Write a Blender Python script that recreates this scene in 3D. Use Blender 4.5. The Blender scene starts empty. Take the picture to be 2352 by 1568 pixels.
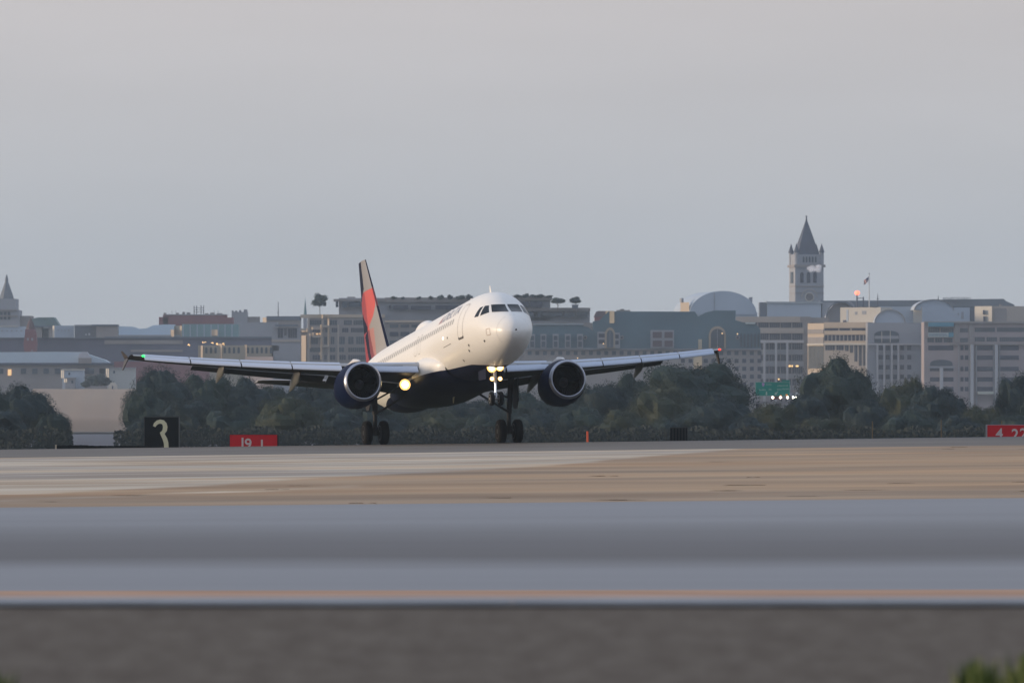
import bpy, bmesh, math, random
import numpy as np
from mathutils import Vector, Matrix, Euler
R = math.radians
S = bpy.context.scene
COL = S.collection
rnd = random.Random(7)

# ------------------------------------------------------------------ camera
F = 40830.0            # focal length in photo pixels (3840 wide)
K = 1.63265            # photo pixels per layout unit (the layout below is noted on a 2352 x 1568 grid)
HZ = 960.0             # eye level on that grid
CAMZ = 1.42
cam_d = bpy.data.cameras.new('camera'); cam = bpy.data.objects.new('camera', cam_d); COL.objects.link(cam)
cam.location = (0, 0, CAMZ); cam.rotation_euler = (R(90), 0, 0)
cam_d.sensor_width = 36.0; cam_d.lens = F / 3840 * 36.0
cam_d.shift_y = (HZ - 784.0) / 2352.0
cam_d.clip_start = 1.0; cam_d.clip_end = 30000.0
cam_d.dof.use_dof = True; cam_d.dof.focus_distance = 592.0; cam_d.dof.aperture_fstop = 7.5
S.camera = cam
S.view_settings.view_transform = 'Standard'; S.view_settings.look = 'None'
S.view_settings.gamma = 1; S.view_settings.exposure = 0.0
try: S.cycles.use_denoising = True
except Exception: pass
S.cycles.max_bounces = 6; S.cycles.volume_bounces = 1; S.cycles.transparent_max_bounces = 8
S.cycles.sample_clamp_indirect = 4.0

# ------------------------------------------------------------------ sky and sun
SUN_EL = 6.0
w = bpy.data.worlds.new("World"); S.world = w; w.use_nodes = True
nt = w.node_tree; nt.nodes.clear(); L = nt.links.new
out = nt.nodes.new('ShaderNodeOutputWorld'); bg = nt.nodes.new('ShaderNodeBackground')
sky = nt.nodes.new('ShaderNodeTexSky'); sky.sky_type = 'NISHITA'; sky.sun_disc = False
sky.sun_elevation = R(SUN_EL); sky.sun_rotation = R(-90); sky.air_density = 1.0; sky.dust_density = 2.0
tc = nt.nodes.new('ShaderNodeTexCoord'); sep = nt.nodes.new('ShaderNodeSeparateXYZ'); L(tc.outputs['Generated'], sep.inputs[0])
rp = nt.nodes.new('ShaderNodeValToRGB'); L(sep.outputs['Z'], rp.inputs[0])
e = rp.color_ramp.elements
def ramp(e, pts):
    while len(e) > 1: e.remove(e[-1])
    e[0].position = pts[0][0]; e[0].color = (*pts[0][1], 1)
    for p, c in pts[1:]:
        n = e.new(p); n.color = (*c, 1)
ramp(e, [(0.0, (4.9, 5.2, 5.75)), (0.0085, (4.8, 5.15, 5.65)), (0.0144, (4.9, 5.25, 5.75)), (0.0224, (5.35, 5.5, 5.85)), (0.0304, (5.75, 5.7, 5.95)), (0.0390, (6.1, 5.85, 6.0)),
         (0.08, (5.4, 5.5, 6.0)), (0.3, (5.3, 5.9, 7.1)), (0.6, (6.0, 6.9, 8.6)), (1.0, (6.3, 7.3, 9.2))])
no = nt.nodes.new('ShaderNodeTexNoise'); mp = nt.nodes.new('ShaderNodeMapping'); mp.inputs['Scale'].default_value = (9, 9, 60)
L(tc.outputs['Generated'], mp.inputs[0]); L(mp.outputs[0], no.inputs['Vector']); no.inputs['Scale'].default_value = 1.6; no.inputs['Detail'].default_value = 3
mr = nt.nodes.new('ShaderNodeMapRange'); L(no.outputs['Fac'], mr.inputs[0]); mr.inputs[1].default_value = 0.3; mr.inputs[2].default_value = 0.7
mr.inputs[3].default_value = 0.965; mr.inputs[4].default_value = 1.035
mul = nt.nodes.new('ShaderNodeVectorMath'); mul.operation = 'SCALE'; L(rp.outputs[0], mul.inputs[0]); L(mr.outputs[0], mul.inputs['Scale'])
mx = nt.nodes.new('ShaderNodeMixRGB'); mx.inputs[0].default_value = 0.9; L(sky.outputs[0], mx.inputs[1]); L(mul.outputs[0], mx.inputs[2])
sdir = Vector((-math.cos(R(SUN_EL)), -0.02, math.sin(R(SUN_EL)))).normalized()      # glow of the low sun behind thin cloud
dt = nt.nodes.new('ShaderNodeVectorMath'); dt.operation = 'DOT_PRODUCT'; L(tc.outputs['Generated'], dt.inputs[0]); dt.inputs[1].default_value = sdir
pw = nt.nodes.new('ShaderNodeMath'); pw.operation = 'POWER'; cl = nt.nodes.new('ShaderNodeMath'); cl.operation = 'MAXIMUM'; cl.inputs[1].default_value = 0; L(dt.outputs['Value'], cl.inputs[0]); L(cl.outputs[0], pw.inputs[0]); pw.inputs[1].default_value = 22
gl = nt.nodes.new('ShaderNodeVectorMath'); gl.operation = 'SCALE'; gl.inputs[0].default_value = (13, 8.5, 4.8); L(pw.outputs[0], gl.inputs['Scale'])
ad = nt.nodes.new('ShaderNodeVectorMath'); ad.operation = 'ADD'; L(mx.outputs[0], ad.inputs[0]); L(gl.outputs[0], ad.inputs[1]); L(ad.outputs[0], bg.inputs['Color']); bg.inputs['Strength'].default_value = 0.1
L(bg.outputs[0], out.inputs[0])
sd = bpy.data.lights.new('sun', 'SUN'); so = bpy.data.objects.new('sun', sd); COL.objects.link(so)
sd.energy = 2.9; sd.angle = R(7.0); sd.color = (1.0, 0.78, 0.54)
so.rotation_euler = sdir.to_track_quat('Z', 'Y').to_euler(); so.location = (-40, 560, 60)

# ------------------------------------------------------------------ helpers
MATS = {}
def mat(name, col, rough=0.6, metal=0.0, spec=0.5, var=0.0, vscale=1.0, col2=None, emit=None, es=0.0, stretch=None, coat=0.0, sheen=0.0):
    if name in MATS: return MATS[name]
    m = bpy.data.materials.new(name); m.use_nodes = True; n = m.node_tree; b = n.nodes['Principled BSDF']
    b.inputs['Roughness'].default_value = rough; b.inputs['Metallic'].default_value = metal
    b.inputs['Specular IOR Level'].default_value = spec
    if coat: b.inputs['Coat Weight'].default_value = coat; b.inputs['Coat Roughness'].default_value = 0.2
    b.inputs['Base Color'].default_value = (*col, 1)
    if sheen: b.inputs['Sheen Weight'].default_value = sheen; b.inputs['Sheen Roughness'].default_value = .35; b.inputs['Sheen Tint'].default_value = (*[min(1, c/max(col2 or col)) for c in (col2 or col)], 1)
    if var or col2:
        t = n.nodes.new('ShaderNodeTexCoord'); q = n.nodes.new('ShaderNodeMapping'); z = n.nodes.new('ShaderNodeTexNoise'); r = n.nodes.new('ShaderNodeValToRGB')
        n.links.new(t.outputs['Object'], q.inputs[0]); n.links.new(q.outputs[0], z.inputs['Vector']); n.links.new(z.outputs['Fac'], r.inputs[0])
        if stretch: q.inputs['Scale'].default_value = stretch
        z.inputs['Scale'].default_value = vscale; z.inputs['Detail'].default_value = 5
        c1 = tuple(c * (1 - var) for c in col); c2 = col2 or tuple(min(1, c * (1 + var)) for c in col)
        ramp(r.color_ramp.elements, [(0.33, c1), (0.67, c2)])
        n.links.new(r.outputs[0], b.inputs['Base Color'])
    if emit: b.inputs['Emission Color'].default_value = (*emit, 1); b.inputs['Emission Strength'].default_value = es
    MATS[name] = m; return m

class MB:
    def __init__(s): s.v = []; s.f = []; s.m = []
    def add(s, vs, fs, mi=0):
        o = len(s.v); s.v += [tuple(v) for v in vs]; s.f += [tuple(i + o for i in f) for f in fs]; s.m += [mi] * len(fs)
    def box(s, x0, x1, y0, y1, z0, z1, mi=0):
        s.add([(x0,y0,z0),(x1,y0,z0),(x1,y1,z0),(x0,y1,z0),(x0,y0,z1),(x1,y0,z1),(x1,y1,z1),(x0,y1,z1)],
              [(0,3,2,1),(4,5,6,7),(0,1,5,4),(1,2,6,5),(2,3,7,6),(3,0,4,7)], mi)
    def rings(s, rs, closed=True, cap=True, mi=0):
        n = len(rs[0]); vs = [p for r in rs for p in r]; fs = []
        for i in range(len(rs) - 1):
            for j in range(n if closed else n - 1):
                a = i*n + j; b = i*n + (j+1) % n; fs.append((a, b, b+n, a+n))
        if cap and closed: fs.append(tuple(range(n))[::-1]); fs.append(tuple(range((len(rs)-1)*n, len(rs)*n)))
        s.add(vs, fs, mi)
    def tube(s, p, q, r0, r1=None, n=10, mi=0):
        r1 = r0 if r1 is None else r1; p = Vector(p); q = Vector(q); d = (q - p).normalized()
        a = d.orthogonal().normalized(); b = d.cross(a)
        s.rings([[tuple(c + (a*math.cos(2*math.pi*k/n) + b*math.sin(2*math.pi*k/n))*r) for k in range(n)] for c, r in ((p, r0), (q, r1))], mi=mi)
    def prism(s, pts, y0, y1, mi=0):     # polygon in x,z extruded along y
        n = len(pts); vs = [(x, y0, z) for x, z in pts] + [(x, y1, z) for x, z in pts]
        s.add(vs, [tuple(range(n)), tuple(range(n, 2*n))[::-1]] + [(i, i+n, (i+1) % n + n, (i+1) % n) for i in range(n)], mi)
    def build(s, name, mats, parent=None, smooth=False, fix=True):
        me = bpy.data.meshes.new(name); me.from_pydata(s.v, [], s.f)
        for m in (mats if isinstance(mats, (list, tuple)) else [mats]): me.materials.append(m)
        for p, i in zip(me.polygons, s.m): p.material_index = i
        if fix:
            bm = bmesh.new(); bm.from_mesh(me); bmesh.ops.recalc_face_normals(bm, faces=bm.faces); bm.to_mesh(me); bm.free()
        if smooth:
            me.polygons.foreach_set('use_smooth', [True]*len(me.polygons))
            if smooth != 1: me.set_sharp_from_angle(angle=R(smooth))
        o = bpy.data.objects.new(name, me); COL.objects.link(o)
        if parent: o.parent = parent
        return o
def tag(o, label=None, cat=None, group=None, kind=None):
    if label: o['label'] = label
    if cat: o['category'] = cat
    if group: o['group'] = group
    if kind: o['kind'] = kind
    return o
def empty(name, loc, rz=0.0):
    o = bpy.data.objects.new(name, None); COL.objects.link(o); o.location = loc; o.rotation_euler = (0, 0, rz); o.empty_display_size = .5; return o
def copy_tree(o, parent=None):
    c = o.copy(); COL.objects.link(c); c.parent = parent
    for ch in list(o.children): copy_tree(ch, c)
    return c
def mpp(d): return K * d / F
def PX(x, d): return (x - 1176) * mpp(d)
def PZ(y, d): return CAMZ + (HZ - y) * mpp(d)

# ------------------------------------------------------------------ haze
hz = MB(); hz.box(-900, 900, -30, 6000, -6.5, 92)
hm = bpy.data.materials.new('haze'); hm.use_nodes = True; n = hm.node_tree; n.nodes.remove(n.nodes['Principled BSDF'])
vp = n.nodes.new('ShaderNodeVolumePrincipled'); vp.inputs['Color'].default_value = (0.72, 0.86, 1.0, 1); vp.inputs['Density'].default_value = 4.5e-5
vp.inputs['Anisotropy'].default_value = 0.2
n.links.new(vp.outputs[0], n.nodes['Material Output'].inputs['Volume'])
tag(hz.build('haze', hm), kind='stuff')

# ------------------------------------------------------------------ terrain
# rows: distance, edge height on the left and right of the view (layout y)
ROWS = [(598.5, 1032.0, 1002.0), (560.0, 1051.0, 1022.0), (420.0, 1085.0, 1059.0), (300.0, 1128.0, 1104.0), (240.0, 1165.0, 1143.0), (160.0, 1356.0, 1353.0), (150.0, 1378.0, 1375.0), (64.0, 1500.0, 1500.0)]
def row_z(i, x):
    d, yl, yr = ROWS[i]; t = (x / mpp(d) + 1176) / 2352.0; t = max(-1.2, min(2.2, t))
    return PZ(yl + (yr - yl) * t, d)
def ground_z(d, x):
    for i in range(len(ROWS) - 1):
        if ROWS[i+1][0] <= d <= ROWS[i][0]:
            k = (d - ROWS[i+1][0]) / (ROWS[i][0] - ROWS[i+1][0]); return row_z(i, x) * k + row_z(i+1, x) * (1 - k)
    if d > 598.5:
        k = min(1, (d - 598.5) / 90.0); k = k*k*(3 - 2*k); return row_z(0, x) * (1 - k) + (-4.0) * k - 0.004*(d-598.5)*(1-k)
    return -1.0
def strip(name, d0, d1, m, nd=6, ext=170.0, nx=60, dz=0.0):
    b = MB(); ds = [d0 + (d1 - d0) * i / nd for i in range(nd + 1)]; xs = [-ext + 2*ext*i/nx for i in range(nx + 1)]
    vs = [(x, d, ground_z(d, x) + dz) for d in ds for x in xs]; W = nx + 1
    b.add(vs, [(i*W+j, i*W+j+1, (i+1)*W+j+1, (i+1)*W+j) for i in range(nd) for j in range(nx)])
    return tag(b.build(name, m, smooth=True, fix=False), kind='structure')
asph = mat('asphalt', (0.065, 0.06, 0.056), 0.8, spec=0.5, sheen=.012, col2=(0.10, 0.092, 0.085), vscale=0.09, stretch=(1, 1.2, 1))
tanm = mat('dry_grass', (0.19, 0.13, 0.083), 0.85, spec=0.3, sheen=.04, col2=(0.33, 0.245, 0.165), vscale=0.07, stretch=(0.9, 0.9, 1))
twm = mat('taxiway_concrete', (0.125, 0.132, 0.15), 0.6, spec=0.5, sheen=.02, col2=(0.18, 0.19, 0.212), vscale=0.05, stretch=(0.12, 1.6, 1))
verge = mat('sand_verge', (0.40, 0.245, 0.165), 0.95, spec=0.1, col2=(0.47, 0.30, 0.21), vscale=0.3)
strip('runway', 560, 598.5, asph)
INF = strip('infield', 240, 560, tanm, 120, nx=220)
strip('taxiway', 160, 240, twm, 10)
strip('verge', 64, 160, verge, 8)
bk = MB(); ds = [598.5, 610, 620, 635, 655, 675, 692, 720, 1700]; xs = [-400 + i*10 for i in range(81)]
bk.add([(x, d, ground_z(d, x)) for d in ds for x in xs], [(i*81+j, i*81+j+1, (i+1)*81+j+1, (i+1)*81+j) for i in range(len(ds)-1) for j in range(80)])
grassm = mat('far_grass', (0.07, 0.08, 0.045), 0.95, spec=0.1, col2=(0.10, 0.10, 0.06), vscale=0.05)
tag(bk.build('ground', grassm, smooth=True, fix=False), kind='structure')
def sheet(name, x0, x1, y0, y1, z, m):
    b = MB(); b.add([(x0,y0,z),(x1,y0,z),(x1,y1,z),(x0,y1,z)], [(0,1,2,3)]); return tag(b.build(name, m, fix=False), kind='structure')
sheet('terrain', -7000, 7000, -5000, 9000, -5.6, mat('terrain_soil', (0.10, 0.09, 0.075), .95, var=.2, vscale=.01))
sheet('river', -880, 880, 1700, 3900, -4.3, mat('river_water', (0.075, 0.075, 0.09), 0.9, spec=.1, col2=(0.11, 0.105, 0.12), vscale=0.02))
sheet('city_ground', -880, 880, 3900, 5950, -3.6, mat('city_ground', (0.12, 0.12, 0.12), 0.9, var=0.2, vscale=0.02))

# pale concrete shoulder wedge lying on the dry grass (left) : polygon in layout px, mapped down onto the slope
def ground_at(x, y):
    lo, hi = 150.5, 600.0
    for _ in range(40):
        md = (lo + hi) / 2; X = PX(x, md); yy = HZ - (ground_z(md, X) - CAMZ) / mpp(md)
        if yy > y: lo = md
        else: hi = md
    return PX(x, md), md
# old pale concrete showing through on the left of the infield, ragged where the dry grass has grown over it
AT = [(-400, 1056), (0, 1051), (600, 1044), (1200, 1036), (1700, 1029)]; AB = [(-400, 1146), (0, 1137), (200, 1128), (420, 1118), (700, 1099), (900, 1088), (1100, 1079), (1300, 1066), (1500, 1047), (1640, 1036), (1800, 1020)]
PT = [(-400, 1163), (0, 1149), (300, 1138), (620, 1124), (800, 1117)]
def pl(p, x): return float(np.interp(x, [a for a, _ in p], [b for _, b in p]))
at_ = INF.data.attributes.new('pale', 'FLOAT', 'POINT'); vals = []
for v in INF.data.vertices:
    x, d, z = v.co; xx = x/mpp(d) + 1176; yy = HZ - (z - CAMZ)/mpp(d)
    a = max(0.0, min(1.0, .5 + (pl(AB, xx) - yy)/9.0)) if xx < 1800 else 0.0
    b = max(0.0, 1 - abs(yy - pl(PT, xx))/7.0)*.62 if -300 < xx < 900 else 0.0
    vals.append(max(a, b))
at_.data.foreach_set('value', vals)
def mix_infield():
    n = tanm.node_tree; q = n.nodes; lk = n.links.new; bs = q['Principled BSDF']; src = bs.inputs['Base Color'].links[0].from_socket
    a = q.new('ShaderNodeAttribute'); a.attribute_name = 'pale'; t = q.new('ShaderNodeTexCoord'); nz = q.new('ShaderNodeTexNoise'); nz.inputs['Scale'].default_value = .11; nz.inputs['Detail'].default_value = 5; lk(t.outputs['Object'], nz.inputs['Vector'])
    m = q.new('ShaderNodeMath'); m.operation = 'MULTIPLY_ADD'; lk(nz.outputs['Fac'], m.inputs[0]); m.inputs[1].default_value = 1.1; m.inputs[2].default_value = -.55
    s = q.new('ShaderNodeMath'); s.operation = 'ADD'; lk(a.outputs['Fac'], s.inputs[0]); lk(m.outputs[0], s.inputs[1]); r = q.new('ShaderNodeMapRange'); lk(s.outputs[0], r.inputs[0]); r.inputs[1].default_value = .32; r.inputs[2].default_value = .72
    c = q.new('ShaderNodeValToRGB'); nz2 = q.new('ShaderNodeTexNoise'); nz2.inputs['Scale'].default_value = .09; nz2.inputs['Detail'].default_value = 6; mp_ = q.new('ShaderNodeMapping'); mp_.inputs['Location'].default_value = (31, 5, 0); lk(t.outputs['Object'], mp_.inputs[0]); lk(mp_.outputs[0], nz2.inputs['Vector']); lk(nz2.outputs['Fac'], c.inputs[0])
    ramp(c.color_ramp.elements, [(.34, (.25, .20, .15)), (.5, (.37, .33, .27)), (.66, (.47, .44, .375))])
    x = q.new('ShaderNodeMixRGB'); lk(r.outputs[0], x.inputs[0]); lk(src, x.inputs[1]); lk(c.outputs[0], x.inputs[2])
    n3 = q.new('ShaderNodeTexNoise'); n3.inputs['Scale'].default_value = .022; n3.inputs['Detail'].default_value = 7; n3.inputs['Roughness'].default_value = .62; m3 = q.new('ShaderNodeMapping'); m3.inputs['Scale'].default_value = (.6, 1.0, 1); lk(t.outputs['Object'], m3.inputs[0]); lk(m3.outputs[0], n3.inputs['Vector'])
    c3 = q.new('ShaderNodeValToRGB'); lk(n3.outputs['Fac'], c3.inputs[0]); ramp(c3.color_ramp.elements, [(.37, (.58, .64, .74)), (.46, (.86, .88, .92)), (.54, (1.05, 1.02, .98)), (.63, (1.3, 1.16, 1.02))])
    y = q.new('ShaderNodeMixRGB'); y.blend_type = 'MULTIPLY'; y.inputs[0].default_value = 1; lk(x.outputs[0], y.inputs[1]); lk(c3.outputs[0], y.inputs[2]); lk(y.outputs[0], bs.inputs['Base Color'])
mix_infield()
# taxiway wear: a darker lane along its middle, stained in the concrete itself
nt2 = twm.node_tree; q_ = nt2.nodes; lk = nt2.links.new
t_ = q_.new('ShaderNodeTexCoord'); s_ = q_.new('ShaderNodeSeparateXYZ'); lk(t_.outputs['Object'], s_.inputs[0]); nz = q_.new('ShaderNodeTexNoise'); nz.inputs['Scale'].default_value = .05; nz.inputs['Detail'].default_value = 4; lk(t_.outputs['Object'], nz.inputs['Vector'])
a1 = q_.new('ShaderNodeMath'); a1.operation = 'MULTIPLY_ADD'; lk(nz.outputs['Fac'], a1.inputs[0]); a1.inputs[1].default_value = 14; lk(s_.outputs['Y'], a1.inputs[2])
y0_, y1_ = ground_at(1176, 1290)[1] + 7, ground_at(1176, 1212)[1] + 7
m1 = q_.new('ShaderNodeMapRange'); lk(a1.outputs[0], m1.inputs[0]); m1.inputs[1].default_value = y0_ - 20; m1.inputs[2].default_value = y1_ + 20; r1 = q_.new('ShaderNodeValToRGB'); lk(m1.outputs[0], r1.inputs[0])
W_ = y1_ - y0_ + 40; ramp(r1.color_ramp.elements, [(0, (1, 1, 1)), ((20-7)/W_, (1, 1, 1)), ((20+6)/W_, (.16, .155, .18)), ((W_-34)/W_, (.22, .21, .24)), ((W_-24)/W_, (.6, .6, .6)), ((W_-6)/W_, (1, 1, 1))])
mm_ = q_.new('ShaderNodeMixRGB'); mm_.blend_type = 'MULTIPLY'; mm_.inputs[0].default_value = 1; bs = q_['Principled BSDF']; src = bs.inputs['Base Color'].links[0].from_socket; lk(src, mm_.inputs[1]); lk(r1.outputs[0], mm_.inputs[2]); lk(mm_.outputs[0], bs.inputs['Base Color'])
# dry tufts over the infield
tf = MB(); rr = random.Random(21)
for i in range(34):
    d = 242 + (558-242)*rr.random()**1.3; x = rr.uniform(-.052, .052)*d; z = ground_z(d, x); h = rr.uniform(.006, .02); w2 = rr.uniform(.2, 1.1)
    yy = HZ - (z - CAMZ)/mpp(d); xx = x/mpp(d) + 1176
    if xx < 1500 and yy < np.interp(xx, [0, 400, 1100, 1500], [1134, 1118, 1080, 1052]): continue
    for k in range(3):
        a_ = rr.uniform(-.5, .5); cx = x + rr.uniform(-.3, .3); tf.add([(cx-w2*.5, d+a_, z), (cx+w2*.5, d-a_, z), (cx+w2*.3, d-a_, z+h), (cx-w2*.25, d+a_, z+h*.8)], [(0, 1, 2, 3)])
tag(tf.build('dry_grass_tufts', mat('tuft', (.20, .15, .10), .9, spec=.1, col2=(.30, .235, .16), vscale=.3), fix=False), kind='stuff')

# sea wall in front
def seawall():
    t = empty('sea_wall', (0, 60, -1)); tag(t, 'long low grey concrete wall with a pale top edge across the foreground', 'wall')
    b = MB(); n = 120; xs = [-14 + 28*i/n for i in range(n+1)]; rr = random.Random(3)
    zs = [-1.2, -0.5, 0.1, 0.25, 0.38, 0.405]
    ring = []
    for x in xs:
        r = [(x, 0.0, z + 1 - 0.0) for z in zs[:5]]; r[4] = (x, 0.0, 1.376)
        r = [(p[0], p[1], p[2]) for p in r] + [(x, .3, 1.388)]
        ring.append(r)
    b.rings(ring, closed=False, cap=False)
    b.build('wall_face', mat('seawall_face', (0.25, 0.215, 0.185), 0.95, spec=0.1, col2=(0.32, 0.28, 0.24), vscale=9, stretch=(.6, 1, 1.6)), t)
    c = MB()
    for x in np.arange(-14, 14, 2.0):
        c.box(x + .002, x + 1.998, -0.008, 1.45, 1.389, 1.411)
    c.build('coping', mat('seawall_coping', (0.30, 0.31, 0.33), 0.8, spec=0.2, var=0.15, vscale=1.0), t)
seawall()
def weed(x, d, h, n, seed, lab):
    rr = random.Random(seed); b = MB()
    for _ in range(n):
        a = rr.uniform(0, 6.28); r = rr.uniform(0, h*.25); L_ = h*rr.uniform(.5, 1); lean = rr.uniform(.0, .3)
        bx, by = math.cos(a)*r*.5, math.sin(a)*r*.5; w_ = L_*.06; dx, dy = math.cos(a)*lean*L_, math.sin(a)*lean*L_; px, py = -math.sin(a)*w_, math.cos(a)*w_
        b.add([(bx-px*.5,by-py*.5,0),(bx+px*.5,by+py*.5,0),(bx+dx*.4+px,by+dy*.4+py,L_*.55),(bx+dx,by+dy,L_),(bx+dx*.4-px,by+dy*.4-py,L_*.55)], [(0,1,2,3,4)])
    z = -0.1
    o = b.build('weed', mat('weed_leaf', (0.05, 0.10, 0.012), 0.6, col2=(0.12, 0.14, 0.03), vscale=12), fix=False)
    o.location = (PX(x, d), d, z); tag(o, lab, 'weed', 'weeds at the foot of the wall'); return o
sheet('foreground_ledge', -16, 16, 20, 59.9, -0.1, mat('ledge', (0.09, 0.085, 0.08), .95, var=.2, vscale=2))
weed(2236, 50, .44, 90, 1, 'blurred tuft of dark green weeds, third from the right corner at the wall foot')
weed(2300, 50, .40, 90, 2, 'short blurred brownish green weed tuft between two taller tufts at bottom right')
weed(2362, 49, .50, 140, 3, 'tallest blurred green weed clump in the bottom right corner of the photo')
weed(-8, 50, .38, 70, 4, 'small dark green weed tuft in the bottom left corner')

# ------------------------------------------------------------------ the airliner
ZG = 4.63; XG = 17.71
NOSE = [(0,-.62,-.62,.0),(.04,-.38,-.84,.25),(.15,-.17,-1.02,.44),(.4,.08,-1.22,.7),(.8,.33,-1.42,.93),(1.3,.57,-1.6,1.15),(1.8,.84,-1.73,1.33),(2.3,1.22,-1.83,1.48),(2.8,1.55,-1.91,1.6),(3.4,1.8,-1.98,1.73),(4.2,1.97,-2.04,1.86),(5.2,2.05,-2.07,1.94),(6.2,2.07,-2.07,1.975),(24,2.07,-2.07,1.975),(26,2.07,-1.93,1.95),(28,2.05,-1.47,1.84),(30,2.0,-.9,1.6),(32,1.9,-.3,1.28),(34,1.75,.28,.93),(36,1.52,.74,.56),(37.2,1.32,.95,.28),(37.57,1.2,1.05,.12)]
def pchip(xs, ys):
    xs = np.array(xs, float); ys = np.array(ys, float); h = np.diff(xs); d = np.diff(ys)/h; m = np.zeros_like(ys)
    for i in range(1, len(xs)-1):
        if d[i-1]*d[i] > 0:
            w1 = 2*h[i]+h[i-1]; w2 = h[i]+2*h[i-1]; m[i] = (w1+w2)/(w1/d[i-1]+w2/d[i])
    m[0] = d[0]; m[-1] = d[-1]
    def f(x):
        x = min(max(x, xs[0]), xs[-1]); i = min(int(np.searchsorted(xs, x, side='right'))-1, len(xs)-2); t = (x-xs[i])/h[i]
        return float((2*t**3-3*t*t+1)*ys[i]+(t**3-2*t*t+t)*h[i]*m[i]+(-2*t**3+3*t*t)*ys[i+1]+(t**3-t*t)*h[i]*m[i+1])
    return f
_xs = [math.sqrt(a[0]) for a in NOSE]
_T, _B, _W = [pchip(_xs, [a[k] for a in NOSE]) for k in (1, 2, 3)]
def sec(X):
    s = math.sqrt(max(X, 0)); t, b, w_ = _T(s), _B(s), _W(s); k = min(1, X/5.)
    zm = (1-k)*(.5*(t+b)-.05) if X < 24 else .5*(t+b)*(X-24)/13.6
    return t, b, w_, zm
def surf(X, t, off=0.0):
    a, b, w_, zm = sec(X); c = math.cos(t); y = (w_+off)*math.sin(t)*(1 - .13*max(0, 1-X/6)*max(0, c))
    return (X, y, zm + (a+off-zm)*c if c > 0 else zm + (zm-b+off)*c)
def Pt(X, Y, Z): return (X - XG, Y, Z + ZG)
plane = empty('airliner', (0, 0, 0)); tag(plane, 'white and navy twin-engine passenger jet with red tail lifting its nose off the runway', 'airliner')
plane.location = ((1660.7 - 1920) * 600 / F, 600.0, CAMZ - (1662 - HZ*K) * 600 / F)
plane.rotation_euler = (R(-.65), R(7.0), R(90 + 13.8))
white = mat('plane_white', (0.76, 0.745, 0.72), 0.36, spec=0.5)
navy = mat('plane_navy', (0.006, 0.009, 0.03), 0.55, spec=0.12)
engnavy = mat('engine_navy', (0.0015, 0.006, 0.032), 0.5, spec=0.06)
dark = mat('dark_metal', (0.03, 0.03, 0.033), 0.5)
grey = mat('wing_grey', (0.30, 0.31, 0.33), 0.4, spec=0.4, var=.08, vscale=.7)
under = mat('wing_underside_shade', (0.045, 0.045, 0.05), 0.6, spec=0.15, var=.15, vscale=.8)  # dark tone carries the shade below the wing
slatm = mat('slat_grey', (0.47, 0.53, 0.65), 0.45, spec=0.35)
tyre = mat('tyre', (0.008, 0.008, 0.009), 0.9, spec=0.1)
hubm = mat('wheel_hub', (0.35, 0.35, 0.34), 0.45, metal=.3)
gearm = mat('gear_paint', (0.38, 0.38, 0.37), 0.4)
geardk = mat('gear_dark', (0.025, 0.026, 0.028), 0.6, spec=.2)
chrome = mat('gear_chrome', (0.75, 0.76, 0.8), 0.15, metal=1)
lipm = mat('inlet_lip', (0.34, 0.36, 0.42), 0.3, metal=.9)
glass = mat('cockpit_glass', (0.008, 0.011, 0.015), 0.12, spec=0.3)
linem = mat('panel_line', (0.22, 0.21, 0.20), 0.6)
winm = mat('cabin_window', (0.36, 0.35, 0.34), 0.3)
def paint_z(X):      # height of the white / navy paint border along the body
    return float(np.interp(X, [3.6, 4.2, 6, 10, 14.2, 18, 24, 26.5, 29], [-2.3, -2.0, -1.74, -1.5, -1.26, -1.2, -1.35, -1.6, -2.3]))
b = MB(); N = 96
Xs = list(np.linspace(0, 1, 16)**2 * 1.0) + list(np.linspace(1.1, 7, 44)) + list(np.linspace(7.6, 24, 42)) + list(np.linspace(24.5, 37.57, 36))
rings = [[Pt(*surf(X, 2*math.pi*k/N)) for k in range(N)] for X in Xs]; rings[0] = [Pt(0.002, 0.02*math.sin(2*math.pi*k/N), -.62 + .02*math.cos(2*math.pi*k/N)) for k in range(N)]
# body: split rings at the paint border so the border is clean
def body_rings(sel):
    out_ = []
    for X in Xs:
        zb = paint_z(X); a, bb, w_, zm = sec(X)
        if X < .01: tb = math.pi
        else:
            c = (zb - zm) / (zm - bb) if zm - bb > 1e-6 else -1
            tb = math.acos(max(-1, min(1, c))) if c > -1 else math.pi
        if sel == 'top': ts = [-tb + 2*tb*k/90 for k in range(91)]
        else: ts = [tb + (2*math.pi - 2*tb)*k/40 for k in range(41)]
        out_.append([Pt(*surf(max(X, .002), t)) for t in ts])
    return out_
m = MB(); m.rings(body_rings('top'), closed=False, cap=False, mi=0)
m.rings([r for X, r in zip(Xs, body_rings('bot')) if 3.7 <= X <= 29], closed=False, cap=False, mi=1)
fus = m.build('fuselage', [white, navy], plane, smooth=True)
bm = bmesh.new(); bm.from_mesh(fus.data); bmesh.ops.remove_doubles(bm, verts=bm.verts, dist=.002); bmesh.ops.recalc_face_normals(bm, faces=bm.faces); bm.to_mesh(fus.data); bm.free()

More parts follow.
